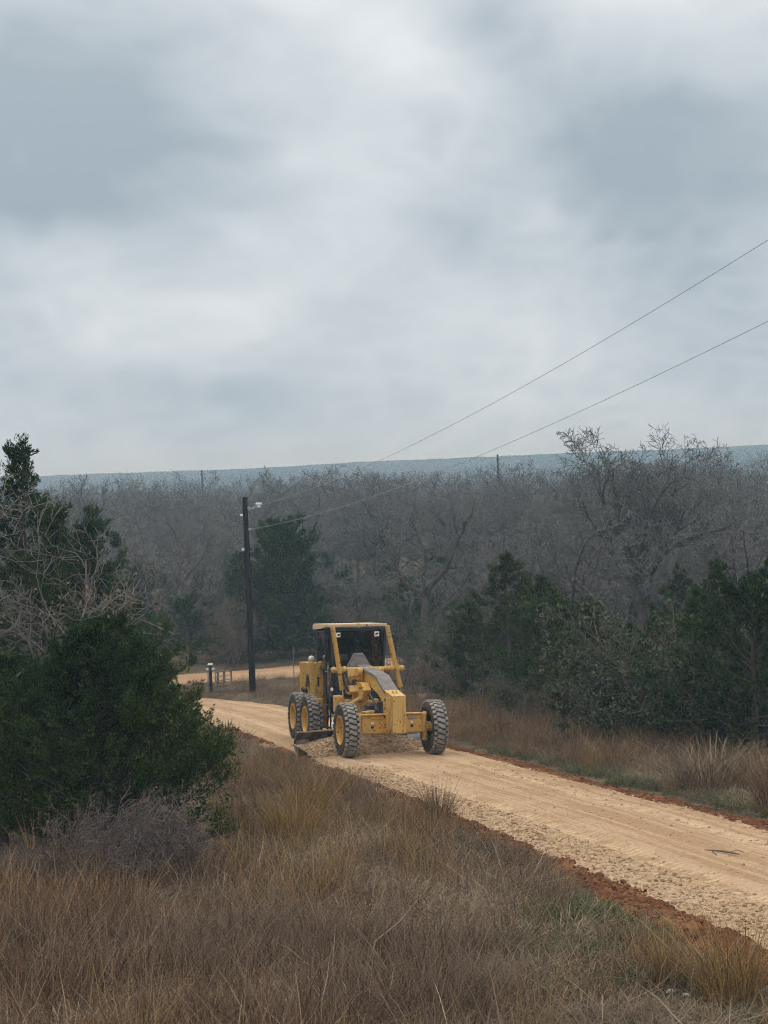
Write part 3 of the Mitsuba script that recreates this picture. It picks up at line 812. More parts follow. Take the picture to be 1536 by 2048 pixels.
# engine hood, side tanks and rear frame
gp('engine_hood', merge([prism_y([(-7.55, 1.35), (-4.66, 1.35), (-4.66, 2.12), (-6.9, 2.02), (-7.55, 1.9)], -0.52, 0.52), box(-7.58, 0, 1.55, 0.10, 1.2, 0.75, 0.03)]), Y)
gp('exhaust_pipe', tube([(-5.7, 0.25, 2.05), (-5.7, 0.25, 2.75), (-5.78, 0.25, 2.85)], 0.055, 12), BK)
for s in (-1, 1):
    prof = np.array([(-1.10, 2.24), (-0.74, 2.24), (-0.57, 1.80), (-0.56, 1.55), (-0.74, 1.30), (-0.98, 1.32), (-1.02, 1.60)])
    from shapely.geometry import Polygon as _P
    m = trimesh.creation.extrude_polygon(_P(prof), 1.25, engine='earcut')
    vv = m.vertices
    m = trimesh.Trimesh(np.stack([-4.22 - vv[:, 2], -s * vv[:, 0] * -1 if s > 0 else vv[:, 0], vv[:, 1]], 1), m.faces, process=False)
    if s > 0:
        m.vertices[:, 1] = -vv[:, 0]
        m.invert()
    tk = gp('side_tank', m, Y)
    gp('tank_slot', box(-4.214, s * 0.845, 1.72, 0.012, 0.05, 0.26, 0.004), BK, False, parent=tk)
    gp('tank_cap', rod((-4.45, s * 0.98, 2.24), (-4.45, s * 0.98, 2.30), 0.09, 14), Y, parent=tk)
    gp('tank_strap', box(-4.212, s * 0.80, 1.44, 0.014, 0.30, 0.028, 0.004), Y, False, parent=tk)
    gp('tank_panel', box(-4.62, s * 1.058, 1.84, 0.26, 0.02, 0.56, 0.004, trimesh.transformations.rotation_matrix(s * 0.12, [1, 0, 0])), BK, parent=tk)
    gp('step_panel', merge([box(-3.88, s * 0.90, 0.86, 0.08, 0.20, 0.84, 0.02), box(-3.92, s * 0.90, 1.24, 0.10, 0.24, 0.06, 0.01)]), Y)
    gp('tandem_case', merge([box(-5.05, s * 0.74, 0.66, 2.1, 0.16, 0.42, 0.05), rod((-5.05, s * 0.40, 0.70), (-5.05, s * 0.80, 0.70), 0.22)]), Y)
    gp('fender_box', box(-5.15, s * 0.96, 1.46, 0.55, 0.22, 0.14, 0.03), BK)
lamp = trimesh.creation.icosphere(subdivisions=2, radius=0.085)
lamp.apply_transform(np.diag([1, 1, 0.9, 1]))
lamp.apply_translation((-4.45, -0.98, 2.36))
gp('work_lamp', lamp, 'mat_white')
gp('rear_frame', merge([box(-5.1, s * 0.42, 1.10, 4.6, 0.16, 0.36, 0.03) for s in (-1, 1)] + [box(-3.0, 0, 1.05, 0.9, 0.7, 0.4, 0.05), rod((-2.7, 0, 0.8), (-2.7, 0, 1.75), 0.18)]), Y)
for s in (-1, 1):
    gp('frame_web', box(-3.35, s * 0.52, 1.10, 0.35, 0.30, 0.50, 0.04), BK)

# gravel carried in front of the blade, thinning towards its far end
sN, aN = 70, 30
ss, tt = np.linspace(-0.25, L + 0.1, sN), np.linspace(0, 1, aN)
S, A = np.meshgrid(ss, tt, indexing='ij')
hgt = 0.30 + 0.17 * np.exp(-((S - 1.7) / 1.1) ** 2) - 0.06 * np.exp(-((S - 0.1) / 0.5) ** 2) - 0.22 * smooth01((S - 2.9) / 1.2)
wid = 1.25 * hgt / 0.36
off = 0.03 + wid * A
pl = BL0[None, None] + bd * S[..., None] + bn * off[..., None]
zz = hgt * np.clip(np.sin(np.pi * np.clip(0.42 + 0.58 * A, 0, 1)), 0, 1) ** 1.15
W3 = np.einsum('ij,nmj->nmi', GM[:3, :3], np.concatenate([pl, zz[..., None]], -1)) + GM[:3, 3]
W3[..., 2] += 0.07 * n2(W3[..., 0], W3[..., 1], 7.0, 33, 4) + 0.02 - 0.10 * smooth01((A - 0.9) / 0.1)


def f_heap(p, n, uv):
    d1, d2, w = voronoi(p.x * 20 + p.z * 9, p.y * 20 + p.z * 7)
    return mix(mi.Color3f(0.27, 0.175, 0.102), mi.Color3f(0.46, 0.335, 0.220), w) * (0.75 + 0.5 * fbm(p.x * 30, p.y * 30, p.z * 30, 2))


scene['mat_heap'] = diffuse(proc(f_heap))
scene['gravel_windrow'] = ply((W3.reshape(-1, 3), grid_faces(sN, aN)), 'mat_heap', smooth=50)
labels['gravel_windrow'] = {'label': 'heap of brown gravel rolling in front of the lowered blade', 'kind': 'stuff'}
i = rng.integers(0, sN, 2600), rng.integers(0, aN, 2600)
pp = W3[i] + rng.normal(0, 0.03, (2600, 3)) * [1, 1, 0.2]
v, f, uv = pebbles(pp[:, 0], pp[:, 1], pp[:, 2] + 0.004, np.exp(rng.normal(math.log(0.022), 0.4, 2600)), 9)
scene['gravel_windrow__stones'] = ply((v, f), 'mat_stone', smooth=False, uv=uv)
labels['gravel_windrow__stones'] = {'kind': 'stuff'}

# ---------------------------------------------------------------- poles, wires, fence
def f_pole(p, n, uv):
    a = fbm(p.x * 9, p.y * 9, p.z * 0.9, 4)
    return mix(mi.Color3f(0.014, 0.012, 0.013), mi.Color3f(0.036, 0.031, 0.031), smoothstep(0.35, 0.65, a))


scene['mat_pole'] = diffuse(proc(f_pole))
scene['mat_wire'] = paint((0.46, 0.46, 0.47), 0.5, 0.2)
scene['mat_galvanised'] = paint((0.42, 0.43, 0.43), 0.45, 0.4)
scene['mat_lamp_head'] = paint((0.72, 0.73, 0.74), 0.4)
P0 = np.array([-6.3, 69.9])
P1 = np.array([14.0, 5.0])
zP = float(ground(*P0))


def pole(key, x, y, zb, zt, r0, r1, mat='mat_pole'):
    z = np.linspace(zb - 0.4, zt, 9)
    scene[key + '__pole'] = ply(tube(np.stack([0 * z + x, 0 * z + y, z], 1), np.linspace(r0, r1, 9), 14), mat, smooth=40)


pole('utility_pole', *P0, zP, -1.17, 0.155, 0.112)
labels['utility_pole'] = {'label': 'tall dark wooden pole with a small lamp arm, standing by the gravel lane', 'category': 'utility pole'}
arm = [(P0[0] + 0.11, P0[1], -1.78), (P0[0] + 0.35, P0[1] - 0.02, -1.70), (P0[0] + 0.52, P0[1] - 0.03, -1.60)]
scene['utility_pole__lamp_arm'] = ply(tube(arm, 0.028, 8), 'mat_galvanised', smooth=True)
scene['utility_pole__lamp_head'] = ply(merge([box(P0[0] + 0.62, P0[1] - 0.03, -1.50, 0.30, 0.18, 0.10, 0.03), rod((P0[0] + 0.62, P0[1] - 0.03, -1.66), (P0[0] + 0.62, P0[1] - 0.03, -1.54), 0.085)]), 'mat_lamp_head')
for i, (dx, z) in enumerate([(-0.20, -2.00), (-0.20, -3.56)]):
    scene['utility_pole__insulator' + (f'_{i:03d}' if i else '')] = ply(merge([rod((P0[0] + dx, P0[1], z), (P0[0] + dx * 0.4, P0[1], z), 0.05, 10), rod((P0[0] + dx - 0.04, P0[1], z), (P0[0] + dx + 0.02, P0[1], z), 0.062, 10)]), 'mat_white')
for i, z in enumerate((-1.67, -2.64)):
    scene['utility_pole__wire_bracket' + (f'_{i:03d}' if i else '')] = ply(merge([rod((P0[0] + 0.10, P0[1] - 0.06, z), (P0[0] + 0.22, P0[1] - 0.10, z), 0.035, 8), rod((P0[0] + 0.20, P0[1] - 0.10, z - 0.05), (P0[0] + 0.20, P0[1] - 0.10, z + 0.05), 0.045, 8)]), 'mat_galvanised')
zQ = float(ground_base(*P1))
pole('utility_pole_001', *P1, zQ, 9.2, 0.19, 0.13)
labels['utility_pole_001'] = {'label': 'wooden pole holding the two wires, nearer than the right frame edge', 'category': 'utility pole'}
for key, z0, a, b, lab in (('power_line', -1.67, 4.4, 6.0, 'thin overhead wire, the upper of the two crossing the sky at right'), ('power_line_001', -2.64, 4.23, 5.2, 'thin overhead wire, the lower of the two crossing the sky at right')):
    t = np.linspace(0, 1, 90)
    p = np.stack([P0[0] + 0.20 + (P1[0] - P0[0] - 0.2) * t, P0[1] - 0.1 + (P1[1] - P0[1] + 0.1) * t, z0 + a * t + b * t * t], 1)
    scene[key] = ply(tube(p, 0.0062, 5), 'mat_wire', smooth=True)
    labels[key] = {'label': lab, 'category': 'power line', 'group': 'wires strung from the pole'}

for i, (px, D, ztop, lab) in enumerate(((407, 300.0, 0.55, 'small far pole with a cross arm above the hazy wood at left'), (999, 260.0, 1.20, 'thin far pole rising above the bare trees right of centre'))):
    x = (px - 768) / FOC * D
    key = f'utility_pole_{i + 2:03d}'
    pole(key, x, D, float(ground_base(x, D)), ztop, 0.20, 0.15)
    labels[key] = {'label': lab, 'category': 'utility pole', 'group': 'poles far down the valley'}
    scene[key + '__cross_arm'] = ply(box(x + 0.2, D, ztop - 0.8, 1.1 if i == 0 else 0.5, 0.12, 0.14), 'mat_pole')
    scene[key + '__transformer'] = ply(rod((x + 0.42, D, ztop - 2.1), (x + 0.42, D, ztop - 1.3), 0.24, 12), 'mat_galvanised')

# gate by the lane: a tall post with a white capped lantern, a tube gate folded beside it, short posts
scene['mat_grey_wood'] = diffuse(proc(lambda p, n, uv: mix(mi.Color3f(0.14, 0.10, 0.075), mi.Color3f(0.24, 0.19, 0.15), fbm(p.x * 12, p.y * 12, p.z * 2, 3))))
scene['mat_gate'] = paint((0.24, 0.22, 0.20), 0.6, 0.3)
gx0, gy0 = -8.35, 71.2
gz = float(ground(gx0, gy0))
scene['gate_post__post'] = ply(merge([rod((gx0, gy0, gz - 0.2), (gx0, gy0, gz + 1.12), 0.075, 12, 0.07)]), 'mat_pole')
scene['gate_post__post_001'] = ply(merge([rod((gx0 - 0.12, gy0 + 0.02, gz - 0.2), (gx0 - 0.12, gy0 + 0.02, gz + 1.05), 0.028, 8)]), 'mat_gate')
scene['gate_post__lantern'] = ply(merge([box(gx0, gy0, gz + 1.24, 0.10, 0.16, 0.20, 0.02), box(gx0, gy0, gz + 1.35, 0.16, 0.18, 0.04, 0.01)]), BK)
scene['gate_post__cap'] = ply(merge([box(gx0, gy0, gz + 1.41, 0.24, 0.24, 0.075, 0.03)]), 'mat_white')
for i, s in enumerate((-1, 1)):
    scene['gate_post__lamp' + (f'_{i:03d}' if i else '')] = ply(box(gx0 + s * 0.14, gy0 - 0.02, gz + 1.19, 0.13, 0.13, 0.11, 0.03), 'mat_white')
labels['gate_post'] = {'label': 'gate post with white cap and twin white lamps beside the lane', 'category': 'gate post'}
gA, gB = np.array([gx0 + 0.22, gy0 + 0.05]), np.array([gx0 + 0.86, gy0 + 0.95])
bars = []
for i, z in enumerate((0.22, 0.42, 0.62, 0.82, 1.02)):
    k = 'farm_gate__rail' + (f'_{i:03d}' if i else '')
    scene[k] = ply(tube([(gA[0], gA[1], gz + z), (gB[0] - 0.06, gB[1], gz + z - 0.05)], 0.022, 8), 'mat_gate', smooth=True)
scene['farm_gate__frame'] = ply(tube([(gA[0], gA[1], gz + 0.15), (gA[0], gA[1], gz + 1.04), (gB[0] - 0.12, gB[1] - 0.1, gz + 1.0), (gB[0], gB[1], gz + 0.86), (gB[0], gB[1], gz + 0.12), (gA[0], gA[1], gz + 0.15)], 0.028, 8), 'mat_gate', smooth=True)
scene['farm_gate__brace'] = ply(tube([((gA[0] + gB[0]) / 2, (gA[1] + gB[1]) / 2, gz + 0.15), ((gA[0] + gB[0]) / 2, (gA[1] + gB[1]) / 2, gz + 1.0)], 0.024, 8), 'mat_gate', smooth=True)
labels['farm_gate'] = {'label': 'grey tube gate standing folded open next to the white capped post', 'category': 'gate'}
for i, (px, py, y, hh, r, lab) in enumerate(((437, 1362, 72.5, 1.05, 0.055, 'short weathered post just behind the tube gate'), (450, 1365, 73.8, 1.15, 0.05, 'slim brown fence post right of the tube gate'), (463, 1358, 77.0, 0.85, 0.045, 'small brown fence post farther right at the dirt road edge'), (589, 1345, 77.5, 1.75, 0.022, 'thin dark stake standing left of the machine, against the dirt road'))):
    x = (px - 768) / FOC * y * 1.0 - 0.035 * 10.4
    z = float(ground(x, y))
    key = 'fence_post' + (f'_{i:03d}' if i else '')
    scene[key] = ply(rod((x, y, z - 0.2), (x + 0.02, y, z + hh), r, 10, r * 0.9), 'mat_grey_wood')
    labels[key] = {'label': lab, 'category': 'fence post'}
# stick of dead wood lying on the lane, pale rags of litter in the grass
st = np.array([[4.52, 22.45], [4.74, 22.25], [4.92, 21.95]])
s_, o_ = LANE.locate(st[:, 0], st[:, 1])
zz = lane_z(st[:, 0], st[:, 1], s_, o_) + 0.03
scene['fallen_stick'] = ply(merge([tube(np.c_[st, zz], [0.006, 0.016, 0.009], 6), tube([(4.60, 22.38, zz[0] + 0.01), (4.62, 22.05, zz[0] + 0.02)], 0.008, 5), tube([(4.80, 22.15, zz[1]), (4.95, 22.2, zz[1] + 0.02), (5.02, 22.1, zz[1] + 0.01)], 0.006, 5)]), 'mat_brush')
labels['fallen_stick'] = {'label': 'broken stick lying on the gravel near the right edge', 'category': 'stick'}

# ---------------------------------------------------------------- vegetation: models
def uv_const(n, r):
    return np.repeat(np.stack([r, r], 1), n, 0)


def leaves(P, D, L, W, r, tilt=None):
    """Slender pointed leaf faces: base points, directions, lengths, widths; uv.x is one random number per leaf."""
    n = len(P)
    D = D / (np.linalg.norm(D, axis=1, keepdims=True) + 1e-9)
    S = np.cross(D, r.normal(0, 1, (n, 3)))
    S /= np.linalg.norm(S, axis=1, keepdims=True) + 1e-9
    L, W = np.broadcast_to(L, (n,))[:, None], np.broadcast_to(W, (n,))[:, None]
    m = P + D * L * 0.45
    v = np.stack([P, m + S * W / 2, P + D * L, m - S * W / 2], 1).reshape(-1, 3)
    f = np.array([[0, 1, 2], [0, 2, 3]])[None] + (np.arange(n) * 4)[:, None, None]
    return v, f.reshape(-1, 3), uv_const(4, r.uniform(0, 1, n))


def wander(p, d, length, n, amp, lift, r):
    """A crooked limb: n + 1 points."""
    pts = [p]
    step = length / n
    for _ in range(n):
        d = d + r.normal(0, amp, 3) + [0, 0, lift]
        d = d / np.linalg.norm(d)
        pts.append(pts[-1] + d * step)
    return np.array(pts)


def turn(d, ang, r):
    """A direction at the angle ang to d, at a random side."""
    s = np.cross(d, r.normal(0, 1, 3))
    s /= np.linalg.norm(s)
    return d * math.cos(ang) + s * math.sin(ang)


def bare_tree(seed, H=9.0, spread=1.0, fork=0.28, crook=0.20, r0=0.17, limbs=4, dens=1.0, twig=0.011, lift=0.03, levels=4):
    """(limbs mesh, twigs mesh): an oak without leaves. Trunk and limbs as tubes, the fine twigs as prisms."""
    r = np.random.default_rng(seed)
    tubes, t0, t1, ra, rb = [], [], [], [], []
    trunk = wander(np.array([0, 0, -0.3]), np.array([r.normal(0, .08), r.normal(0, .08), 1.0]), H * fork + 0.3, 6, 0.06, 0.03, r)
    tubes.append(tube(trunk, np.linspace(r0 * 1.15, r0 * 0.85, 7), 8, False))
    todo = []
    for i in range(limbs):
        a = 2 * math.pi * (i + r.uniform(0, .6)) / limbs
        el = math.radians(r.uniform(38, 72))
        d = np.array([math.cos(a) * math.cos(el) * spread, math.sin(a) * math.cos(el) * spread, math.sin(el)])
        start = trunk[-1] if i < 2 else trunk[r.integers(4, 7)]
        todo.append((start, d / np.linalg.norm(d), H * (1 - fork) * r.uniform(0.72, 1.0), r0 * r.uniform(0.5, 0.72), 1))
    if limbs > 2:
        todo.append((trunk[-1], np.array([r.normal(0, .15), r.normal(0, .15), 1.0]), H * (1 - fork) * 0.95, r0 * 0.65, 1))
    while todo:
        p, d, ln, rad, lev = todo.pop()
        n = {1: 8, 2: 6, 3: 3, 4: 2}.get(lev, 1)
        pts = wander(p, d, ln, n, crook * (0.8 if lev == 1 else 1.2), lift, r)
        rr = np.linspace(rad, max(rad * 0.30, twig * 0.6), n + 1)
        if lev <= 2:
            tubes.append(tube(pts, rr, 6 if lev == 1 else 5, False))
        else:
            t0.append(pts[:-1]); t1.append(pts[1:]); ra.append(rr[:-1]); rb.append(rr[1:])
        if lev > levels:
            continue
        kids = {1: 7, 2: 6, 3: 5, 4: 3.4}[lev] * dens
        kids = int(kids) + (r.uniform() < kids - int(kids))
        for i in range(kids):
            u = 0.22 + 0.78 * (i + r.uniform(0, 1)) / kids
            k = min(int(u * n), n - 1)
            q = pts[k] + (pts[k + 1] - pts[k]) * (u * n - k)
            dd = pts[k + 1] - pts[k]
            dd = turn(dd / np.linalg.norm(dd), math.radians(r.uniform(28, 68)), r)
            todo.append((q, dd, ln * (0.62 - 0.22 * u) * r.uniform(0.7, 1.15), max(np.interp(u, np.linspace(0, 1, n + 1), rr) * 0.58, twig * 0.8), lev + 1))
    tv, tf = prisms(np.vstack(t0), np.vstack(t1), np.concatenate(ra), np.concatenate(rb), 3)
    tu = uv_const(6, r.uniform(0, 1, len(tv) // 6))
    return merge(tubes), (tv, tf, tu)


def cedar(seed, H=6.0, R=1.6, nb=60, plumes=8, nl=16, leafL=0.14, leafW=0.035, base=0.03, power=0.8, curl=0.5, plumeL=0.42, ragged=0.3, top=0.0, bare=0.0, squash=1.0, el0=(0, 30), el1=32, spread=0.24):
    """(wood mesh, foliage mesh): red cedar. Branches round a straight leader, each carrying upturned plumes of scale leaves."""
    r = np.random.default_rng(seed)
    z = np.linspace(-0.3, H * 0.97, 9)
    tubes = [tube(np.stack([0.03 * H * np.sin(z * 0.6 + seed) * 0.3, 0 * z, z], 1), np.linspace(0.026 * H ** 0.9 + 0.01, 0.006, 9), 7, False)]
    P, D, LL = [], [], []
    for i in range(nb):
        u = base + (1 - base) * (i + r.uniform(0, 1)) / nb
        a = i * 2.39996 + r.normal(0, 0.35)
        prof = (1 - u) ** power * (0.72 + 0.28 * min(1, u / 0.16)) + top
        ln = R * prof * (1 + ragged * r.normal())
        ln = max(ln, 0.12 * R)
        el = math.radians(r.uniform(*el0) + el1 * u)
        n = 6
        d = np.array([math.cos(a) * math.cos(el), math.sin(a) * math.cos(el), math.sin(el)])
        pts = [np.array([0, 0, u * H * 0.95])]
        for k in range(n):
            d = d + [0, 0, curl * 0.13] + r.normal(0, 0.07, 3)
            d /= np.linalg.norm(d)
            pts.append(pts[-1] + d * ln / n)
        pts = np.array(pts)
        tubes.append(tube(pts, np.linspace(0.010 + 0.007 * ln, 0.004, n + 1), 4, False))
        m = max(2, int(plumes * (0.35 + 0.65 * ln / R)))
        t = bare + (1 - bare) * np.sqrt(r.uniform(0.02, 1, m))
        t[0] = 1.0
        k = np.minimum((t * n).astype(int), n - 1)
        q = pts[k] + (pts[k + 1] - pts[k]) * (t * n - k)[:, None]
        dd = (pts[k + 1] - pts[k]) / (ln / n)
        dd = dd + r.normal(0, 0.55, (m, 3)) + [0, 0, 0.45]
        P.append(q); D.append(dd / np.linalg.norm(dd, axis=1, keepdims=True)); LL.append(plumeL * r.uniform(0.55, 1.25, m) * (0.40 + 0.60 * (1 - u)))
    m = 10
    P.append(np.stack([r.normal(0, .02 * R, m), r.normal(0, .02 * R, m), H * (0.95 + r.uniform(-.06, .03, m))], 1)); D.append(np.stack([r.normal(0, .25, m), r.normal(0, .25, m), np.ones(m)], 1)); LL.append(np.full(m, plumeL * 0.7))
    P, D, LL = np.vstack(P), np.vstack(D), np.concatenate(LL)
    D /= np.linalg.norm(D, axis=1, keepdims=True)
    n = len(P)
    w = r.uniform(0, 1, (n, nl))
    side = r.normal(0, 1, (n, nl, 3))
    side -= (side * D[:, None]).sum(-1, keepdims=True) * D[:, None]
    side /= np.linalg.norm(side, axis=-1, keepdims=True)
    prof = spread * np.sin(np.pi * (0.12 + 0.85 * w)) ** 0.8
    q = P[:, None] + D[:, None] * (LL[:, None] * w)[..., None] + side * (prof * LL[:, None] * np.sqrt(r.uniform(0, 1, (n, nl))))[..., None]
    dirs = D[:, None] * 0.9 + side * 0.55 + [0, 0, 0.15]
    hue = np.clip(r.uniform(0, 1, n)[:, None] * 0.6 + r.uniform(0, 1, (n, nl)) * 0.4, 0, 1)
    lv, lf, lu = leaves(q.reshape(-1, 3), dirs.reshape(-1, 3), leafL * r.uniform(0.7, 1.3, n * nl), leafW, r)
    lu = uv_const(4, hue.ravel())
    wv, wf = merge(tubes)
    s = np.array([1, squash, 1])
    return (wv * s, wf), (lv * s, lf, lu)


def shrub(seed, H=2.2, R=1.3, stems=14, leaf=0.0, twig=0.006, dens=1.0):
    """(stems mesh, leaves or None): many stemmed brush, bare or thinly leaved."""
    r = np.random.default_rng(seed)
    t0, t1, ra, rb, P, D = [], [], [], [], [], []
    todo = []
    for i in range(stems):
        a, q = r.uniform(0, 2 * np.pi), R * 0.25 * math.sqrt(r.uniform())
        el = math.radians(r.uniform(45, 88))
        todo.append((np.array([q * math.cos(a), q * math.sin(a), -0.1]), np.array([math.cos(a) * math.cos(el), math.sin(a) * math.cos(el), math.sin(el)]), H * r.uniform(0.55, 1.0), 0.016 * H / 2 + 0.006, 1))
    while todo:
        p, d, ln, rad, lev = todo.pop()
        n = {1: 4, 2: 2}.get(lev, 1)
        pts = wander(p, d, ln, n, 0.20, 0.0, r)
        rr = np.linspace(rad, max(rad * 0.35, twig * 0.6), n + 1)
        t0.append(pts[:-1]); t1.append(pts[1:]); ra.append(rr[:-1]); rb.append(rr[1:])
        if lev >= 2:
            P.append(pts[1:]); D.append(np.diff(pts, axis=0) / (ln / n))
        if lev < 4:
            k = int({1: 7, 2: 5, 3: 3}[lev] * dens + r.uniform())
            for i in range(k):
                u = 0.25 + 0.75 * (i + r.uniform()) / max(k, 1)
                j = min(int(u * n), n - 1)
                q = pts[j] + (pts[j + 1] - pts[j]) * (u * n - j)
                dd = pts[j + 1] - pts[j]
                todo.append((q, turn(dd / np.linalg.norm(dd), math.radians(r.uniform(25, 60)), r), ln * (0.55 - 0.2 * u) * r.uniform(0.7, 1.2), max(rad * 0.5, twig * 0.8), lev + 1))
    tv, tf = prisms(np.vstack(t0), np.vstack(t1), np.concatenate(ra), np.concatenate(rb), 3)
    tu = uv_const(6, r.uniform(0, 1, len(tv) // 6))
    lv = None
    if leaf:
        P, D = np.vstack(P), np.vstack(D)
        k = r.integers(0, len(P), int(len(P) * leaf))
        lv = leaves(P[k] + r.normal(0, 0.05, (len(k), 3)), D[k] + r.normal(0, 0.8, (len(k), 3)), r.uniform(0.08, 0.15, len(k)), 0.06, r)
    return (tv, tf, tu), lv


def two(a, b, sc=0.9):
    """A colour between two, from the leaf's own random number and a slow change across the ground."""
    def fn(p, n, uv):
        return mix(mi.Color3f(*a), mi.Color3f(*b), dr.clip(0.7 * uv.x + 0.6 * (fbm(p.x * sc, p.y * sc, p.z * sc, 2) - 0.25), 0, 1))
    return proc(fn)


scene['mat_bark'] = diffuse(proc(lambda p, n, uv: mix(mi.Color3f(0.060, 0.051, 0.046), mi.Color3f(0.135, 0.118, 0.106), fbm(p.x * 5, p.y * 5, p.z * 2, 3))))
scene['mat_twig'] = diffuse(two((0.083, 0.081, 0.078), (0.250, 0.242, 0.234), 0.13))
scene['mat_twig_pale'] = diffuse(two((0.105, 0.096, 0.090), (0.24, 0.222, 0.206), 0.5))


def f_cedar(p, n, uv):
    hue = fbm(p.x * 0.22, p.y * 0.22, p.z * 0.15, 3)          # from tree to tree: deep green, olive, winter bronze
    c = mix(mi.Color3f(0.020, 0.041, 0.017), mi.Color3f(0.085, 0.118, 0.036), uv.x)
    c = mix(c, mi.Color3f(0.078, 0.078, 0.032), smoothstep(0.50, 0.70, hue) * (0.3 + 0.6 * uv.x))
    return mix(c, mi.Color3f(0.020, 0.048, 0.026), smoothstep(0.50, 0.32, hue) * 0.5)


scene['mat_cedar'] = diffuse(proc(f_cedar))
scene['mat_evergreen'] = diffuse(two((0.042, 0.060, 0.038), (0.140, 0.155, 0.100), 0.4))
scene['mat_brush'] = diffuse(two((0.105, 0.085, 0.068), (0.215, 0.180, 0.150), 0.3))
scene['mat_mauve'] = diffuse(two((0.095, 0.074, 0.070), (0.235, 0.190, 0.178), 0.8))
scene['mat_dead_leaf'] = diffuse(two((0.12, 0.085, 0.060), (0.26, 0.195, 0.140), 0.8))


def group(name, **kids):
    scene[name] = {'type': 'shapegroup', **{k: v for k, v in kids.items() if v is not None}}


def P3(m, mat):
    return ply(m[:2], mat, smooth=False, uv=m[2])


def place(model, key, x, y, sc=1.0, rz=None, label=None, cat=None, grp=None, dz=0.0, sxy=1.0, z=None, tilt=0.0):
    rz = rng.uniform(0, 360) if rz is None else rz
    z = float(ground(x, y)) if z is None else z
    scene[key] = {'type': 'instance', 'group': {'type': 'ref', 'id': model}, 'to_world': T().translate([x, y, z + dz]).rotate([0, 1, 0], tilt).rotate([0, 0, 1], rz).scale([sc * sxy, sc * sxy, sc])}
    if label:
        labels[key] = {'label': label}
        if cat:
            labels[key]['category'] = cat
        if grp:
            labels[key]['group'] = grp


OAKS, FAR_OAKS = [], []
for i, kw in enumerate([dict(seed=102, H=9.5, spread=1.1, fork=0.32, crook=0.24, r0=0.20), dict(seed=105, H=9.0, spread=0.9, fork=0.38, crook=0.20, r0=0.17, limbs=5), dict(seed=109, H=8.6, spread=1.15, fork=0.26, crook=0.26, r0=0.16),
                        dict(seed=104, H=9.2, spread=0.75, fork=0.40, crook=0.18, r0=0.15, limbs=3), dict(seed=108, H=8.4, spread=1.1, fork=0.28, crook=0.24, r0=0.17, limbs=5)]):
    limbs, twigs = bare_tree(twig=0.016, dens=0.90, **kw)
    group(f'oak_model_{i}', trunk=ply(limbs, 'mat_bark', smooth=True), crown=P3(twigs, 'mat_twig'))
    OAKS.append(f'oak_model_{i}')
limbs, twigs = bare_tree(seed=105, H=12.2, spread=0.85, fork=0.40, crook=0.18, r0=0.26, limbs=7, twig=0.018, dens=1.12, lift=0.03)
group('great_oak_model', trunk=ply(limbs, 'mat_bark', smooth=True), crown=P3(twigs, 'mat_twig'))
limbs, twigs = bare_tree(seed=34, H=9.2, spread=1.05, fork=0.42, crook=0.34, r0=0.27, limbs=3, twig=0.013, dens=0.95)
group('gnarled_oak_model', trunk=ply(limbs, 'mat_bark', smooth=True), crown=P3(twigs, 'mat_twig'))
CEDARS = []
for i, kw in enumerate([dict(seed=1, H=5.6, R=2.2, nb=64, power=0.66), dict(seed=2, H=6.2, R=2.0, nb=66, power=0.74, el0=(-10, 25)), dict(seed=3, H=4.9, R=2.5, nb=68, power=0.5, el0=(-10, 30)), dict(seed=4, H=6.6, R=2.2, nb=72, power=0.85)]):
    w, l = cedar(plumes=13, nl=20, leafL=0.15, leafW=0.046, plumeL=0.52, ragged=0.36, **kw)
    group(f'cedar_model_{i}', trunk=ply(w, 'mat_bark', smooth=True), crown=P3(l, 'mat_cedar'))
    CEDARS.append(f'cedar_model_{i}')
BRUSH = []
for i in range(3):
    limbs, twigs = bare_tree(seed=80 + i, H=9, spread=[1.2, 0.9, 1.05][i], fork=0.28, crook=0.24, r0=0.16, twig=0.026, dens=1.0, levels=3)
    group(f'far_oak_model_{i}', trunk=ply(limbs, 'mat_bark', smooth=True), crown=P3(twigs, 'mat_twig'))
    FAR_OAKS.append(f'far_oak_model_{i}')
for i in range(3):
    t, l = shrub(40 + i, H=2.6, R=1.6, stems=15, dens=0.95, twig=0.009)
    group(f'brush_model_{i}', stems=P3(t, 'mat_brush'))
    BRUSH.append(f'brush_model_{i}')
EVER = []
for i in range(3):
    t, l = shrub(50 + i, H=3.6, R=2.0, stems=13, leaf=8.0, dens=0.8, twig=0.009)
    group(f'evergreen_model_{i}', stems=P3(t, 'mat_brush'), foliage=P3(l, 'mat_evergreen'))
    EVER.append(f'evergreen_model_{i}')


def px(x, D):
    """Plan x of a pixel column at the distance D, at the horizon's height."""
    return (x - 768) / FOC * D


# ---------------------------------------------------------------- trees one can point to
count = {}


def nk(name):
    k = count.get(name, 0)
    count[name] = k + 1
    return name if k == 0 else f'{name}_{k:03d}'


taken = []


def named(model, kind, X, D, sc, label, cat, **kw):
    x = px(X, D)
    taken.append((x, D, kw.pop('room', 1.6)))
    place(model, nk(kind), x, D, sc, label=label, cat=cat, **kw)


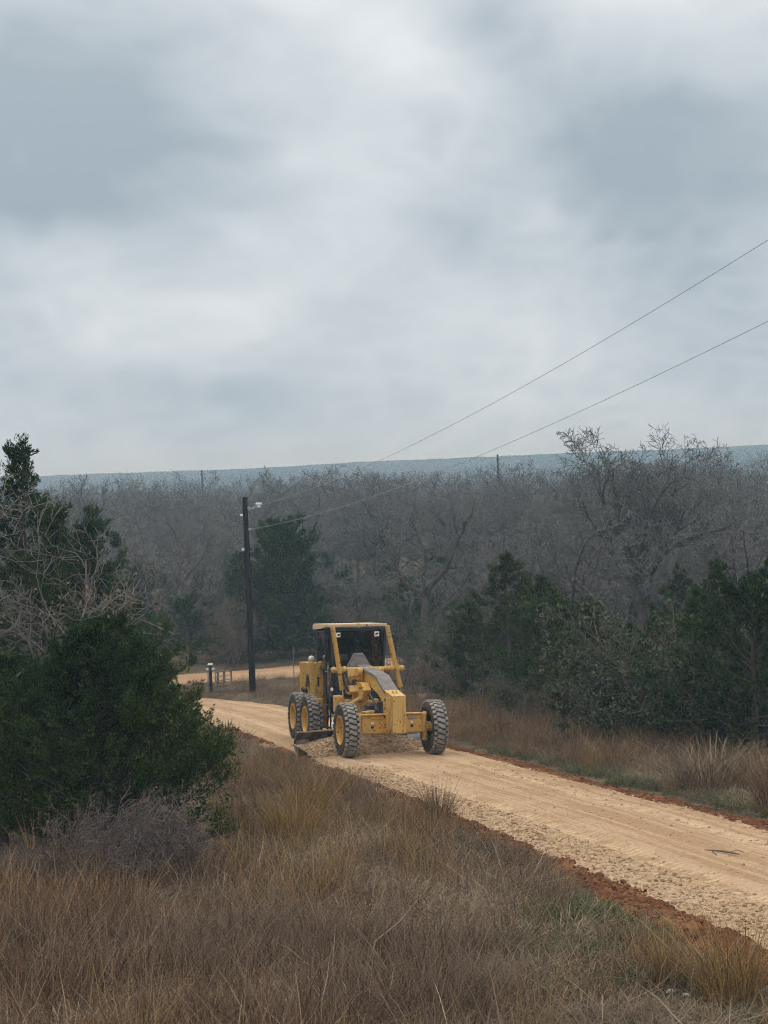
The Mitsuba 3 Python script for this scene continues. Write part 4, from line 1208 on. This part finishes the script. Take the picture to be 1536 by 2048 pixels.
named('great_oak_model', 'bare_oak', 1276, 76, 0.91, 'tallest bare oak, its spreading crown standing against the sky at right', 'tree', rz=40, room=3)
named('gnarled_oak_model', 'bare_oak', 836, 84, 0.98, 'gnarled bare oak with a thick forked trunk above the machine cab', 'tree', rz=100, room=3)
named(OAKS[1], 'bare_oak', 1150, 64, 0.86, 'bare oak with two dark crooked stems left of the tallest oak', 'tree', rz=200, room=2.5)
named(OAKS[3], 'bare_oak', 1500, 58, 0.86, 'leaning thin bare oak close to the right edge of the picture', 'tree', rz=20)
named(OAKS[4], 'bare_oak', 1118, 122, 0.90, 'bare oak whose top clears the ridge, left of the tallest oak', 'tree', rz=80)
named(OAKS[0], 'bare_oak', 1470, 116, 0.98, 'broad bare oak right of the tallest one, top above the ridge', 'tree', rz=10)
named(OAKS[3], 'pale_oak', 716, 88, 0.62, 'small pale stemmed bare tree between the dark cedar and the gnarled oak', 'tree', rz=120)
w, l = cedar(seed=31, H=7.7, R=3.2, nb=170, plumes=19, nl=22, leafL=0.17, leafW=0.060, plumeL=0.75, power=0.42, ragged=0.22, el0=(-5, 30))
group('round_cedar_model', trunk=ply(w, 'mat_bark', smooth=True), crown=P3(l, 'mat_cedar'))
named('round_cedar_model', 'cedar_tree', 562, 88.5, 1.0, 'big round dark cedar right behind the wooden pole', 'tree', room=4)
named(CEDARS[0], 'cedar_tree', 478, 96, 1.05, 'smaller dark cedar just left of the wooden pole', 'tree')
named(CEDARS[1], 'cedar_tree', 1010, 56, 0.90, 'tall dark cedar at the wood edge right of the machine', 'tree', sxy=1.35, room=3)
named(CEDARS[0], 'cedar_tree', 930, 58.5, 0.70, 'dark cedar nearest the machine on its right', 'tree', sxy=1.2)
named(CEDARS[3], 'cedar_tree', 1355, 62, 0.80, 'dark pointed cedar under the tallest bare oak', 'tree', sxy=1.2)
named(CEDARS[0], 'cedar_tree', 1172, 44.3, 0.68, 'deep green cone of a cedar at the middle of the right wood edge', 'tree', sxy=1.15, room=2)
named(CEDARS[2], 'cedar_tree', 1085, 49.5, 0.78, 'wide dark cedar between the two pointed ones right of the machine', 'tree', sxy=1.1)
named(CEDARS[2], 'cedar_tree', 1500, 35.2, 0.86, 'large dark cedar filling the wood edge at the right border', 'tree', sxy=1.15, room=3)
named(CEDARS[0], 'cedar_tree', 1410, 38.2, 0.66, 'dark cedar beside the large one at the right border', 'tree', sxy=1.2)
named(CEDARS[1], 'cedar_tree', 184, 66, 1.36, 'slim dark cedar behind the left thicket, second tallest there', 'tree', sxy=1.1, room=2)
named(CEDARS[2], 'cedar_tree', 205, 47, 0.9, 'dense dark cedar filling the gap above the near cedar bush', 'tree', sxy=1.0, room=2)
named(CEDARS[2], 'cedar_tree', 60, 52, 1.15, 'wide dark cedar low at the left border behind the bare branches', 'tree', room=2)
named(EVER[0], 'evergreen_shrub', 1290, 40.5, 1.05, 'grey green leafy shrub at the wood edge under the tallest oak', 'shrub')
named(EVER[1], 'evergreen_shrub', 1225, 41.6, 0.70, 'low grey green shrub just left of the leafy one at the wood edge', 'shrub')
named(EVER[2], 'evergreen_shrub', 1365, 38.0, 0.85, 'olive shrub at the wood edge left of the right border cedars', 'shrub')
named(EVER[0], 'evergreen_shrub', 1045, 49, 0.45, 'small green shrub in front of the wide dark cedar', 'shrub')
named(BRUSH[0], 'bare_shrub', 960, 51, 0.70, 'rounded brown bare bush right of the machine at the grass edge', 'shrub')
named(BRUSH[1], 'bare_shrub', 1070, 47.5, 0.55, 'tangled grey bare bush farther right at the grass edge', 'shrub')
named(BRUSH[2], 'bare_shrub', 1140, 46, 0.5, 'low grey bush with bent pale stems before the deep green cedar', 'shrub')
named(BRUSH[0], 'bare_shrub', 830, 62, 0.80, 'brown bare bush directly behind the right front wheel', 'shrub')
named(EVER[1], 'evergreen_shrub', 885, 71, 0.85, 'grey green shrub closing the gap right of the machine cab', 'shrub')
named(CEDARS[2], 'cedar_tree', 925, 72, 0.62, 'small round cedar behind the gap right of the machine', 'tree')
named(BRUSH[2], 'bare_shrub', 852, 68, 0.75, 'bare brown brush beside the cab, over the dirt road', 'shrub')
named(EVER[2], 'evergreen_shrub', 822, 75, 0.80, 'dull green shrub right behind the machine cab, hiding the dirt road', 'shrub')
named(BRUSH[0], 'bare_shrub', 793, 74, 0.85, 'brown bare brush seen past the right lift cylinder of the machine', 'shrub')
named(BRUSH[1], 'bare_shrub', 890, 60, 0.85, 'grey bare bush between the machine and the first cedar', 'shrub')

# left thicket: the tall near cedar, a pale bare tree across it
w, l = cedar(seed=9, H=8.5, R=3.3, nb=150, plumes=15, nl=36, leafL=0.085, leafW=0.024, plumeL=0.56, power=1.05, ragged=0.32, el0=(-8, 22), el1=25, curl=0.9)
group('tall_cedar_model', trunk=ply(w, 'mat_bark', smooth=True), crown=P3(l, 'mat_cedar'))
named('tall_cedar_model', 'cedar_tree', 45, 34.5, 0.90, 'tallest cedar at the left border, its spire above the ridge', 'tree', rz=0)
place('tall_cedar_model', nk('cedar_tree'), px(108, 38.5), 38.5, 0.78, 250, 'dark cedar filling the gap between the tallest cedar and its right neighbour', 'tree', sxy=1.15)
place('tall_cedar_model', nk('cedar_tree'), px(172, 36), 36, 0.70, 130, 'broad dark cedar behind the near bush, right of the tallest one', 'tree', sxy=1.0)
limbs, twigs = bare_tree(seed=47, H=6.8, spread=1.5, fork=0.20, crook=0.24, r0=0.12, limbs=6, twig=0.010, dens=0.95, lift=0.0, levels=3)
rr = np.random.default_rng(4)
tv = twigs[0].reshape(-1, 6, 3).mean(1)
pick = rr.choice(np.nonzero((tv[:, 2] < 4.2) & (tv[:, 2] > 0.6))[0], 1100)
dl = leaves(tv[pick] + rr.normal(0, 0.07, (1100, 3)), rr.normal(0, 1, (1100, 3)) + [0, 0, -0.5], rr.uniform(0.07, 0.13, 1100), 0.055, rr)
group('pale_tree_model', trunk=ply(limbs, 'mat_twig_pale', smooth=True, uv=uv_const(1, np.full(len(limbs[0]), 0.4))), crown=P3(twigs, 'mat_twig_pale'), dead_leaves=P3(dl, 'mat_dead_leaf'))
named('pale_tree_model', 'bare_tree', -70, 29.5, 1.0, 'pale bare tree with a few brown leaves at the left border', 'tree', rz=25)
named('pale_tree_model', 'bare_tree', 55, 29.5, 0.66, 'low pale bare tree spreading branches in front of the left cedars', 'tree', rz=200)

# the near cedar bush
w, l = cedar(seed=15, H=3.8, R=2.75, nb=250, plumes=20, nl=40, leafL=0.062, leafW=0.021, plumeL=0.46, power=0.85, ragged=0.13, curl=0.85, bare=0.22, base=0.03, el0=(-12, 22), el1=22, spread=0.22)
group('near_cedar_model', trunk=ply(w, 'mat_bark', smooth=True), crown=P3(l, 'mat_cedar'))
place('near_cedar_model', 'cedar_bush', -4.55, 23.3, 0.90, 30, 'broad dark green cedar bush in the left foreground', 'shrub', sxy=1.08)
w, l = cedar(seed=17, H=3.2, R=1.8, nb=160, plumes=17, nl=26, leafL=0.065, leafW=0.022, plumeL=0.34, power=0.6, ragged=0.2, curl=0.7, bare=0.15, el0=(-12, 22), el1=24)
group('near_cedar_model_b', trunk=ply(w, 'mat_bark', smooth=True), crown=P3(l, 'mat_cedar'))
place('near_cedar_model_b', 'cedar_bush_001', -6.3, 24.6, 0.92, 80, 'dark cedar bush cut off by the left frame edge', 'shrub')
place('near_cedar_model_b', 'cedar_bush_002', -5.0, 27.3, 1.12, 190, 'pointed cedar bush rising behind the broad near one', 'shrub')

# mauve dead weeds at the foot of the bush
for i in range(2):
    t, _ = shrub(70 + i, H=1.35, R=0.7, stems=30, twig=0.0045, dens=1.0)
    group(f'weed_model_{i}', stems=P3(t, 'mat_mauve'))
for i, (x, y, sc, lab) in enumerate([(-3.45, 20.9, 0.95, 'mauve grey dead weed in front of the middle of the cedar bush'), (-4.05, 20.6, 0.85, 'mauve grey dead weed before the left half of the cedar bush'), (-3.05, 21.0, 0.62, 'mauve grey dead weed at the right foot of the cedar bush'),
                                   (-3.6, 20.0, 0.6, 'low mauve dead weed nearest the viewer below the cedar bush'), (-4.85, 20.3, 0.5, 'mauve dead weed at the left frame edge under the cedar bush')]):
    place(f'weed_model_{i % 2}', nk('dead_weed'), x, y, sc, label=lab, cat='weed')

# ---------------------------------------------------------------- the wood beyond the lane
EDGE = np.array([(7.4, 24), (7.3, 31), (6.6, 35.5), (6.0, 39.4), (5.2, 42.7), (4.3, 45.8), (3.2, 51.2), (2.2, 56.8), (1.6, 64), (1.2, 76), (0.8, 88)])


def in_wood(x, y):
    right = x > np.interp(y, EDGE[:, 1], EDGE[:, 0]) + 0.9
    _, ob = BACK.locate(np.array([x]), np.array([y]))
    back = ob[0] < -3.4 and y > 70
    near = abs(ob[0]) < 3.2
    return (right and y < 90 or back) and not near


def spot_words(x, y):
    """Where a tree of the wood stands, named by things one can find."""
    c = 768 + FOC * x / y
    for lim, w in ((0, 'past the left frame edge'), (240, 'behind the left thicket'), (470, 'left of the wooden pole'), (640, 'just right of the wooden pole'), (830, 'straight behind the machine'),
                   (1000, 'just right of the machine'), (1180, 'left of the tallest oak'), (1360, 'by the tallest oak'), (1536, 'near the right frame edge')):
        if c < lim:
            return w
    return 'past the right frame edge'


def scatter(n, dmin, dmax, gap, wide, seed, ok=in_wood, amax=0.285):
    r = np.random.default_rng(seed)
    out, tries = [], 0
    while len(out) < n and tries < n * 60:
        tries += 1
        D = math.sqrt(r.uniform(dmin ** 2, dmax ** 2))
        a = r.uniform(-amax, amax) * wide
        x, y = D * math.sin(a), D * math.cos(a)
        if not ok(x, y):
            continue
        if any((x - q[0]) ** 2 + (y - q[1]) ** 2 < (gap + q[2] * 0.4) ** 2 for q in taken):
            continue
        taken.append((x, y, gap * 0.6))
        out.append((x, y))
    return out


for X, d0, d1 in ((836, 60, 82), (1268, 56, 74), (562, 84, 87), (1150, 58, 63), (716, 84, 87)):
    taken += [(px(X, d), d, 3.2) for d in np.arange(d0, d1, 2.0)]      # keep the view to these free
r = np.random.default_rng(90)
for x, y in scatter(44, 85, 118, 1.5, 1.1, 12, ok=lambda x, y: in_wood(x, y) and x < 4):
    place(CEDARS[r.integers(0, 4)], nk('roadside_cedar'), x, y, r.uniform(0.38, 0.80), label='dark cedar behind the dirt road, ' + spot_words(x, y), cat='tree', grp='cedars behind the dirt road', sxy=r.uniform(1.0, 1.5))
for x, y in scatter(150, 58, 150, 1.9, 1.12, 1):
    place(OAKS[r.integers(0, 5)], nk('wood_oak'), x, y, r.uniform(0.60, 1.12) * (1.04 if y > 100 else 0.90), label='bare grey oak in the ' + ('front' if y < 95 else 'middle' if y < 125 else 'rear') + ' of the wood, ' + spot_words(x, y), cat='tree', grp='bare oaks of the wood')
for x, y in scatter(110, 146, 230, 2.6, 1.1, 5):
    place(FAR_OAKS[r.integers(0, 3)], nk('far_oak'), x, y, r.uniform(0.86, 1.24), label='hazy bare oak at the ' + ('back' if y < 190 else 'far end') + ' of the wood, ' + spot_words(x, y), cat='tree', grp='hazy bare oaks at the back of the wood')
for x, y in scatter(64, 44, 140, 2.0, 1.12, 2):
    place(CEDARS[r.integers(0, 4)], nk('wood_cedar'), x, y, r.uniform(0.42, 0.85), label='dark cedar among the ' + ('nearer' if y < 95 else 'farther') + ' bare oaks, ' + spot_words(x, y), cat='tree', grp='cedars among the bare oaks', sxy=r.uniform(0.9, 1.3))
for x, y in scatter(30, 36, 62, 0.9, 1.1, 8):
    place(CEDARS[r.integers(0, 4)], nk('edge_cedar'), x, y, r.uniform(0.40, 0.66), label='dark cedar crowded along the right wood edge, ' + spot_words(x, y), cat='tree', grp='cedars crowding the right wood edge', sxy=r.uniform(1.0, 1.35))
for x, y in scatter(60, 34, 60, 0.7, 1.1, 9):
    place(EVER[r.integers(0, 3)], nk('edge_shrub'), x, y, r.uniform(0.40, 0.80), label='grey green shrub along the right wood edge, ' + spot_words(x, y), cat='shrub', grp='leafy shrubs of the right wood edge')
for x, y in scatter(80, 56, 112, 1.1, 1.1, 3):
    place(EVER[r.integers(0, 3)], nk('wood_shrub'), x, y, r.uniform(0.45, 0.95), label='grey green shrub in the undergrowth, ' + spot_words(x, y), cat='shrub', grp='leafy shrubs of the undergrowth')
for x, y in scatter(110, 58, 112, 0.9, 1.1, 4):
    place(BRUSH[r.integers(0, 3)], nk('wood_brush'), x, y, r.uniform(0.7, 1.5), label='bare brown bush in the ' + ('nearer' if y < 90 else 'farther') + ' undergrowth, ' + spot_words(x, y), cat='shrub', grp='bare bushes of the undergrowth')
# left thicket filler behind the near bush
for x, y in scatter(16, 34, 70, 1.4, 1.0, 6, ok=lambda x, y: x < -0.185 * y - 0.6 and x > -0.32 * y):
    place([CEDARS[0], CEDARS[2], BRUSH[0], EVER[1]][r.integers(0, 4)], nk('thicket_shrub'), x, y, r.uniform(0.5, 0.8), label='shrub in the thicket behind the left cedar bushes', cat='shrub', grp='shrubs of the left thicket')

# far woodland: low copies by the hundred, past the trees one can tell apart
for i in range(4):
    q = np.random.default_rng(300 + i)
    if i < 3:
        limbs, tw = bare_tree(seed=60 + i, H=9, spread=1.1, fork=0.3, crook=0.24, r0=0.16, limbs=4, dens=0.62, twig=0.045, levels=2)
        group(f'far_tree_{i}', wood=ply(merge([limbs, tw[:2]]), 'mat_twig', smooth=False, uv=uv_const(1, np.full(len(limbs[0]) + len(tw[0]), 0.5))))
    else:
        w, l = cedar(seed=61, H=6, R=1.9, nb=34, plumes=6, nl=9, leafL=0.42, leafW=0.16, plumeL=0.6)
        group(f'far_tree_{i}', crown=P3(l, 'mat_cedar'))
k = 0
for n, d0, d1, s0, s1 in ((600, 215, 400, 0.85, 1.18), (480, 380, 640, 0.72, 0.95), (380, 620, 900, 0.60, 0.80)):
    D = np.sqrt(r.uniform(d0 ** 2, d1 ** 2, n))
    a = r.uniform(-0.30, 0.30, n)
    x, y = D * np.sin(a), D * np.cos(a)
    z = ground_base(x, y)
    for i in range(n):
        place(f'far_tree_{3 if r.uniform() < 0.16 else r.integers(0, 3)}', f'far_woodland__{k:04d}', x[i], y[i], r.uniform(s0, s1), z=z[i], sxy=1.0 if d0 < 800 else 2.2)
        k += 1
labels['far_woodland'] = {'label': 'hazy bare woodland stretching to the foot of the ridge', 'kind': 'stuff'}

# ---------------------------------------------------------------- grass
def tuft(seed, n, rad, h0, h1, lean, wid, droop=0.0, flat=0.0):
    """A tuft: blades as tapering bent strips; uv.x one random number per blade."""
    r = np.random.default_rng(seed)
    a, q = r.uniform(0, 2 * np.pi, n), rad * np.sqrt(r.uniform(0, 1, n))
    b = np.stack([q * np.cos(a), q * np.sin(a), np.full(n, -0.03)], 1)
    az = np.where(r.uniform(0, 1, n) < 0.6, a, r.uniform(0, 2 * np.pi, n))
    out = np.stack([np.cos(az), np.sin(az), 0 * az], 1)
    hh = r.uniform(h0, h1, n) * np.where(r.uniform(0, 1, n) < 0.3, 0.6, 1.0)
    ln = np.abs(r.normal(0, lean, n)) + 0.25 * lean
    kink = r.normal(0, 0.06, (n, 3)) * [1, 1, 0]
    ts = np.array([0, 0.38, 0.74, 1.0])
    pts = []
    for t in ts:
        up = t - droop * t ** 3
        pts.append(b + np.stack([0 * hh, 0 * hh, hh * up * (1 - flat * r.uniform(0, 1, n))], 1) + out * (hh * ln * t ** 1.7)[:, None] + kink * (hh * t)[:, None])
    side = np.stack([-np.sin(az + r.normal(0, 0.9, n)), np.cos(az + r.normal(0, 0.9, n)), 0 * az], 1)
    w = wid * r.uniform(0.6, 1.3, n)
    v = []
    for i, k in enumerate((0.8, 1.0, 0.7)):
        v += [pts[i] - side * (w * k / 2)[:, None], pts[i] + side * (w * k / 2)[:, None]]
    v.append(pts[3])
    v = np.stack(v, 1).reshape(-1, 3)
    f = np.array([[0, 1, 3], [0, 3, 2], [2, 3, 5], [2, 5, 4], [4, 5, 6]])[None] + (np.arange(n) * 7)[:, None, None]
    return v, f.reshape(-1, 3), uv_const(7, r.uniform(0, 1, n))


def grass_col(a, b, c):
    def fn(p, n, uv):
        k = fbm(p.x * 0.55, p.y * 0.55, 0, 3)
        return mix(mix(mi.Color3f(*a), mi.Color3f(*b), uv.x), mi.Color3f(*c), smoothstep(0.48, 0.72, k) * 0.75)
    return proc(fn)


scene['mat_thatch'] = diffuse(grass_col((0.080, 0.060, 0.043), (0.38, 0.295, 0.205), (0.165, 0.130, 0.100)))
scene['mat_bluestem'] = diffuse(grass_col((0.095, 0.061, 0.043), (0.31, 0.208, 0.138), (0.185, 0.135, 0.102)))
scene['mat_golden'] = diffuse(grass_col((0.190, 0.118, 0.052), (0.42, 0.285, 0.138), (0.280, 0.190, 0.100)))
scene['mat_green_grass'] = diffuse(grass_col((0.048, 0.062, 0.028), (0.140, 0.150, 0.078), (0.105, 0.100, 0.062)))
KINDS = [('thatch', 'mat_thatch', dict(n=220, rad=0.46, h0=0.08, h1=0.36, lean=1.0, wid=0.0065, droop=0.40, flat=0.5)), ('bluestem', 'mat_bluestem', dict(n=120, rad=0.42, h0=0.20, h1=0.68, lean=0.42, wid=0.0060)),
         ('golden', 'mat_golden', dict(n=110, rad=0.26, h0=0.35, h1=0.85, lean=0.30, wid=0.0055, droop=0.10)), ('green', 'mat_green_grass', dict(n=120, rad=0.30, h0=0.08, h1=0.26, lean=0.55, wid=0.0085, droop=0.2))]
KINDS.append(('stalk', 'mat_straw', dict(n=7, rad=0.35, h0=0.40, h1=0.90, lean=0.60, wid=0.008, droop=0.25, flat=0.35)))
scene['mat_straw'] = diffuse(grass_col((0.24, 0.185, 0.125), (0.50, 0.41, 0.30), (0.36, 0.29, 0.20)))
for k, (nm, mat, kw) in enumerate(KINDS):
    for i in range(3):
        t = tuft(500 + 10 * k + i, **kw)
        group(f'grass_{nm}_{i}', blades=P3(t, mat))


def bump2(x, y, cx, cy, sx, sy):
    return np.exp(-((x - cx) / sx) ** 2 - ((y - cy) / sy) ** 2)


r = np.random.default_rng(1234)
N = 120000
y = np.sqrt(r.uniform(9.5 ** 2, 80 ** 2, N))
x = r.uniform(-0.30, 0.30, N) * y * 1.0
s_, o_ = LANE.locate(x, y)
_, ob = BACK.locate(x, y)
wide_l = np.where(y < 60, soil_width(y) - 0.05, 0.15) + 0.30 * n2(s_, 0 * s_, 0.5, 82)
wide_r = np.where(y < 60, 0.62 + 0.30 * n2(s_, 0 * s_, 0.5, 92), 0.1)
low_l = np.clip((-o_ - 2.1 - wide_l) / 0.9, 0, 1)
open_ = np.where(o_ < 0, -o_ > 2.12 + wide_l, o_ > 2.12 + wide_r) & (ob > 2.7) & ~((o_ > 0) & (x > np.interp(y, EDGE[:, 1], EDGE[:, 0]) + 1.6))
keep_p = np.interp(y, [9, 20, 26, 36, 50, 80], [1.0, 0.9, 0.75, 0.55, 0.42, 0.35])
hid = (x < -2.6 - 0.05 * (y - 22)) & (y > 22.3) & (y < 60) & (x < -0.115 * y)
want = np.interp(y, [9, 20, 30, 45, 80], [11, 9.5, 7, 4.5, 3.0])
area = 0.60 * (80 ** 2 - 9.5 ** 2) / 2
sel = open_ & ~hid & (r.uniform(0, 1, N) < want * (1 + 1.2 * (low_l < 0.9) + 1.0 * ((o_ > 0) & (o_ < 4.2))) * area / N)
sel &= np.hypot(x - 2.55, y - 14.5) > 0.30          # a bare spot round the pale stones
x, y, o_, low_l = x[sel], y[sel], o_[sel], low_l[sel]
z = ground(x, y)
patch = meshkit.fbm(np.stack([x * 0.6, y * 0.45, 0 * x], -1), 3, 99)
left = o_ < 0
w_th = 1.0 + 0.8 * bump2(x, y, 0.3, 19.5, 1.5, 3.0) + 0.3 * (y > 45)
w_bl = 0.25 + 1.9 * bump2(x, y, -3.0, 14.5, 2.8, 4.5) + 1.5 * (patch - 0.5) + 0.5 * (left & (y > 26) & (y < 40)) + np.where(left, 0, 0.12)
w_go = 0.05 + 1.6 * bump2(x, y, -1.55, 27.5, 0.55, 6.0) + 1.0 * bump2(x, y, 0.25, 24.5, 0.35, 3.0) + 0.6 * bump2(x, y, -2.4, 36, 0.8, 4) + 0.22 * (patch > 0.62)
w_gr = 0.05 + 0.8 * bump2(x, y, 1.9, 16.8, 0.85, 2.6) * left + 0.45 * (left & (low_l < 0.7) & (y < 24)) + 0.25 * bump2(x, y, -3.6, 12.5, 1.0, 0.8) + np.where(left, 0, 1.9 * np.clip(1 - (o_ - 2.7) / 0.9, 0, 1)) * (y < 40) + 0.9 * bump2(x, y, -10, 75.5, 2.5, 3.5)
w_st = 0.20 * np.where(left, 1, 1.3) * (y < 45)
W = np.clip(np.stack([w_th, w_bl, w_go, w_gr, w_st], 1), 0.0, None)
W = np.cumsum(W, 1) / W.sum(1, keepdims=True)
kind = (r.uniform(0, 1, len(x))[:, None] > W).sum(1)
for i in range(len(x)):
    nm = KINDS[kind[i]][0]
    sc = r.uniform(0.7, 1.2) * ((0.50 + 0.50 * low_l[i] if left[i] else min(1.0, 0.40 + 0.5 * max(o_[i] - 2.8, 0))) if nm != 'green' else 1.0) * (0.72 if y[i] > 55 else 1.0) * (1.1 if (not left[i] and o_[i] > 3.6 and nm != 'green') else 1.0)
    scene[f'dry_grass__{i:04d}'] = {'type': 'instance', 'group': {'type': 'ref', 'id': f'grass_{nm}_{r.integers(0, 3)}'},
                                    'to_world': T().translate([x[i], y[i], z[i]]).rotate([0, 0, 1], r.uniform(0, 360)).scale([sc * 1.1, sc * 1.1, sc * r.uniform(0.8, 1.15)])}
labels['dry_grass'] = {'label': 'dry winter grass, brown and straw coloured, over the slope and verges', 'kind': 'stuff'}

# clumps big enough to point to
CLUMPS = [('golden', 3.02, 14.0, 1.15, 'golden grass clump at the bottom right, against the red soil'), ('golden', 2.62, 14.9, 0.75, 'smaller straw grass clump left of the golden one at bottom right'),
          ('bluestem', 6.75, 27.0, 1.55, 'big rust orange grass clump at the right frame edge'), ('bluestem', 7.25, 28.3, 1.50, 'rust orange grass clump behind the big one at the right frame edge'),
          ('thatch', 6.35, 30.6, 2.2, 'pale arching grass clump left of the rust orange one'), ('bluestem', 3.05, 43.6, 1.1, 'reddish grass clump on the far verge right of the machine'),
          ('golden', -1.55, 26.8, 1.25, 'tall golden grass clump in the middle of the slope'), ('golden', -1.75, 24.3, 1.15, 'golden grass clump nearer the viewer in the middle of the slope'),
          ('bluestem', 0.72, 26.2, 1.0, 'thin tall reddish stalks standing against the near lane edge')]
for nm, cx, cy, sc, lab in CLUMPS:
    k = nk('grass_clump')
    t = tuft(int(abs(cx) * 100 + cy * 10), 420 if sc > 0.9 else 300, 0.24 if nm != 'thatch' else 0.35, 0.45, 0.95 if nm != 'thatch' else 0.6, 0.38 if nm != 'thatch' else 0.7, 0.007, 0.06 if nm != 'thatch' else 0.2)
    scene[k] = ply(t[:2], {'thatch': 'mat_thatch', 'bluestem': 'mat_bluestem', 'golden': 'mat_golden'}[nm], smooth=False, uv=t[2], to_world=T().translate([cx, cy, float(ground(cx, cy))]).scale([sc, sc, sc]))
    labels[k] = {'label': lab, 'category': 'grass clump'}

# a few pale limestone pieces lying in the short grass at the lower right
for i, (x, y, sz, lab) in enumerate([(2.56, 14.55, 0.050, 'largest white limestone piece lying in the grass near the bottom right'), (2.68, 14.40, 0.032, 'small white stone just right of the largest one in the grass'), (2.40, 14.95, 0.030, 'small white stone behind the largest one in the grass')]):
    v, f = pebble(700 + i)
    m = trimesh.Trimesh(v, f, process=False).subdivide()
    m.vertices *= (1 + 0.5 * (meshkit.fbm(m.vertices * 2.1 + i, 3, 70 + i)[:, None] - 0.5))
    k = nk('pale_stone')
    scene[k] = ply(m, 'mat_pale_stone', smooth=False, to_world=T().translate([x, y, float(ground(x, y)) + 0.025]).scale([sz * 1.3, sz, sz]))
    labels[k] = {'label': lab, 'category': 'stone'}
scene['mat_pale_stone'] = diffuse(proc(lambda p, n, uv: mix(mi.Color3f(0.46, 0.43, 0.38), mi.Color3f(0.72, 0.70, 0.65), fbm(p.x * 30, p.y * 30, p.z * 30, 3))))
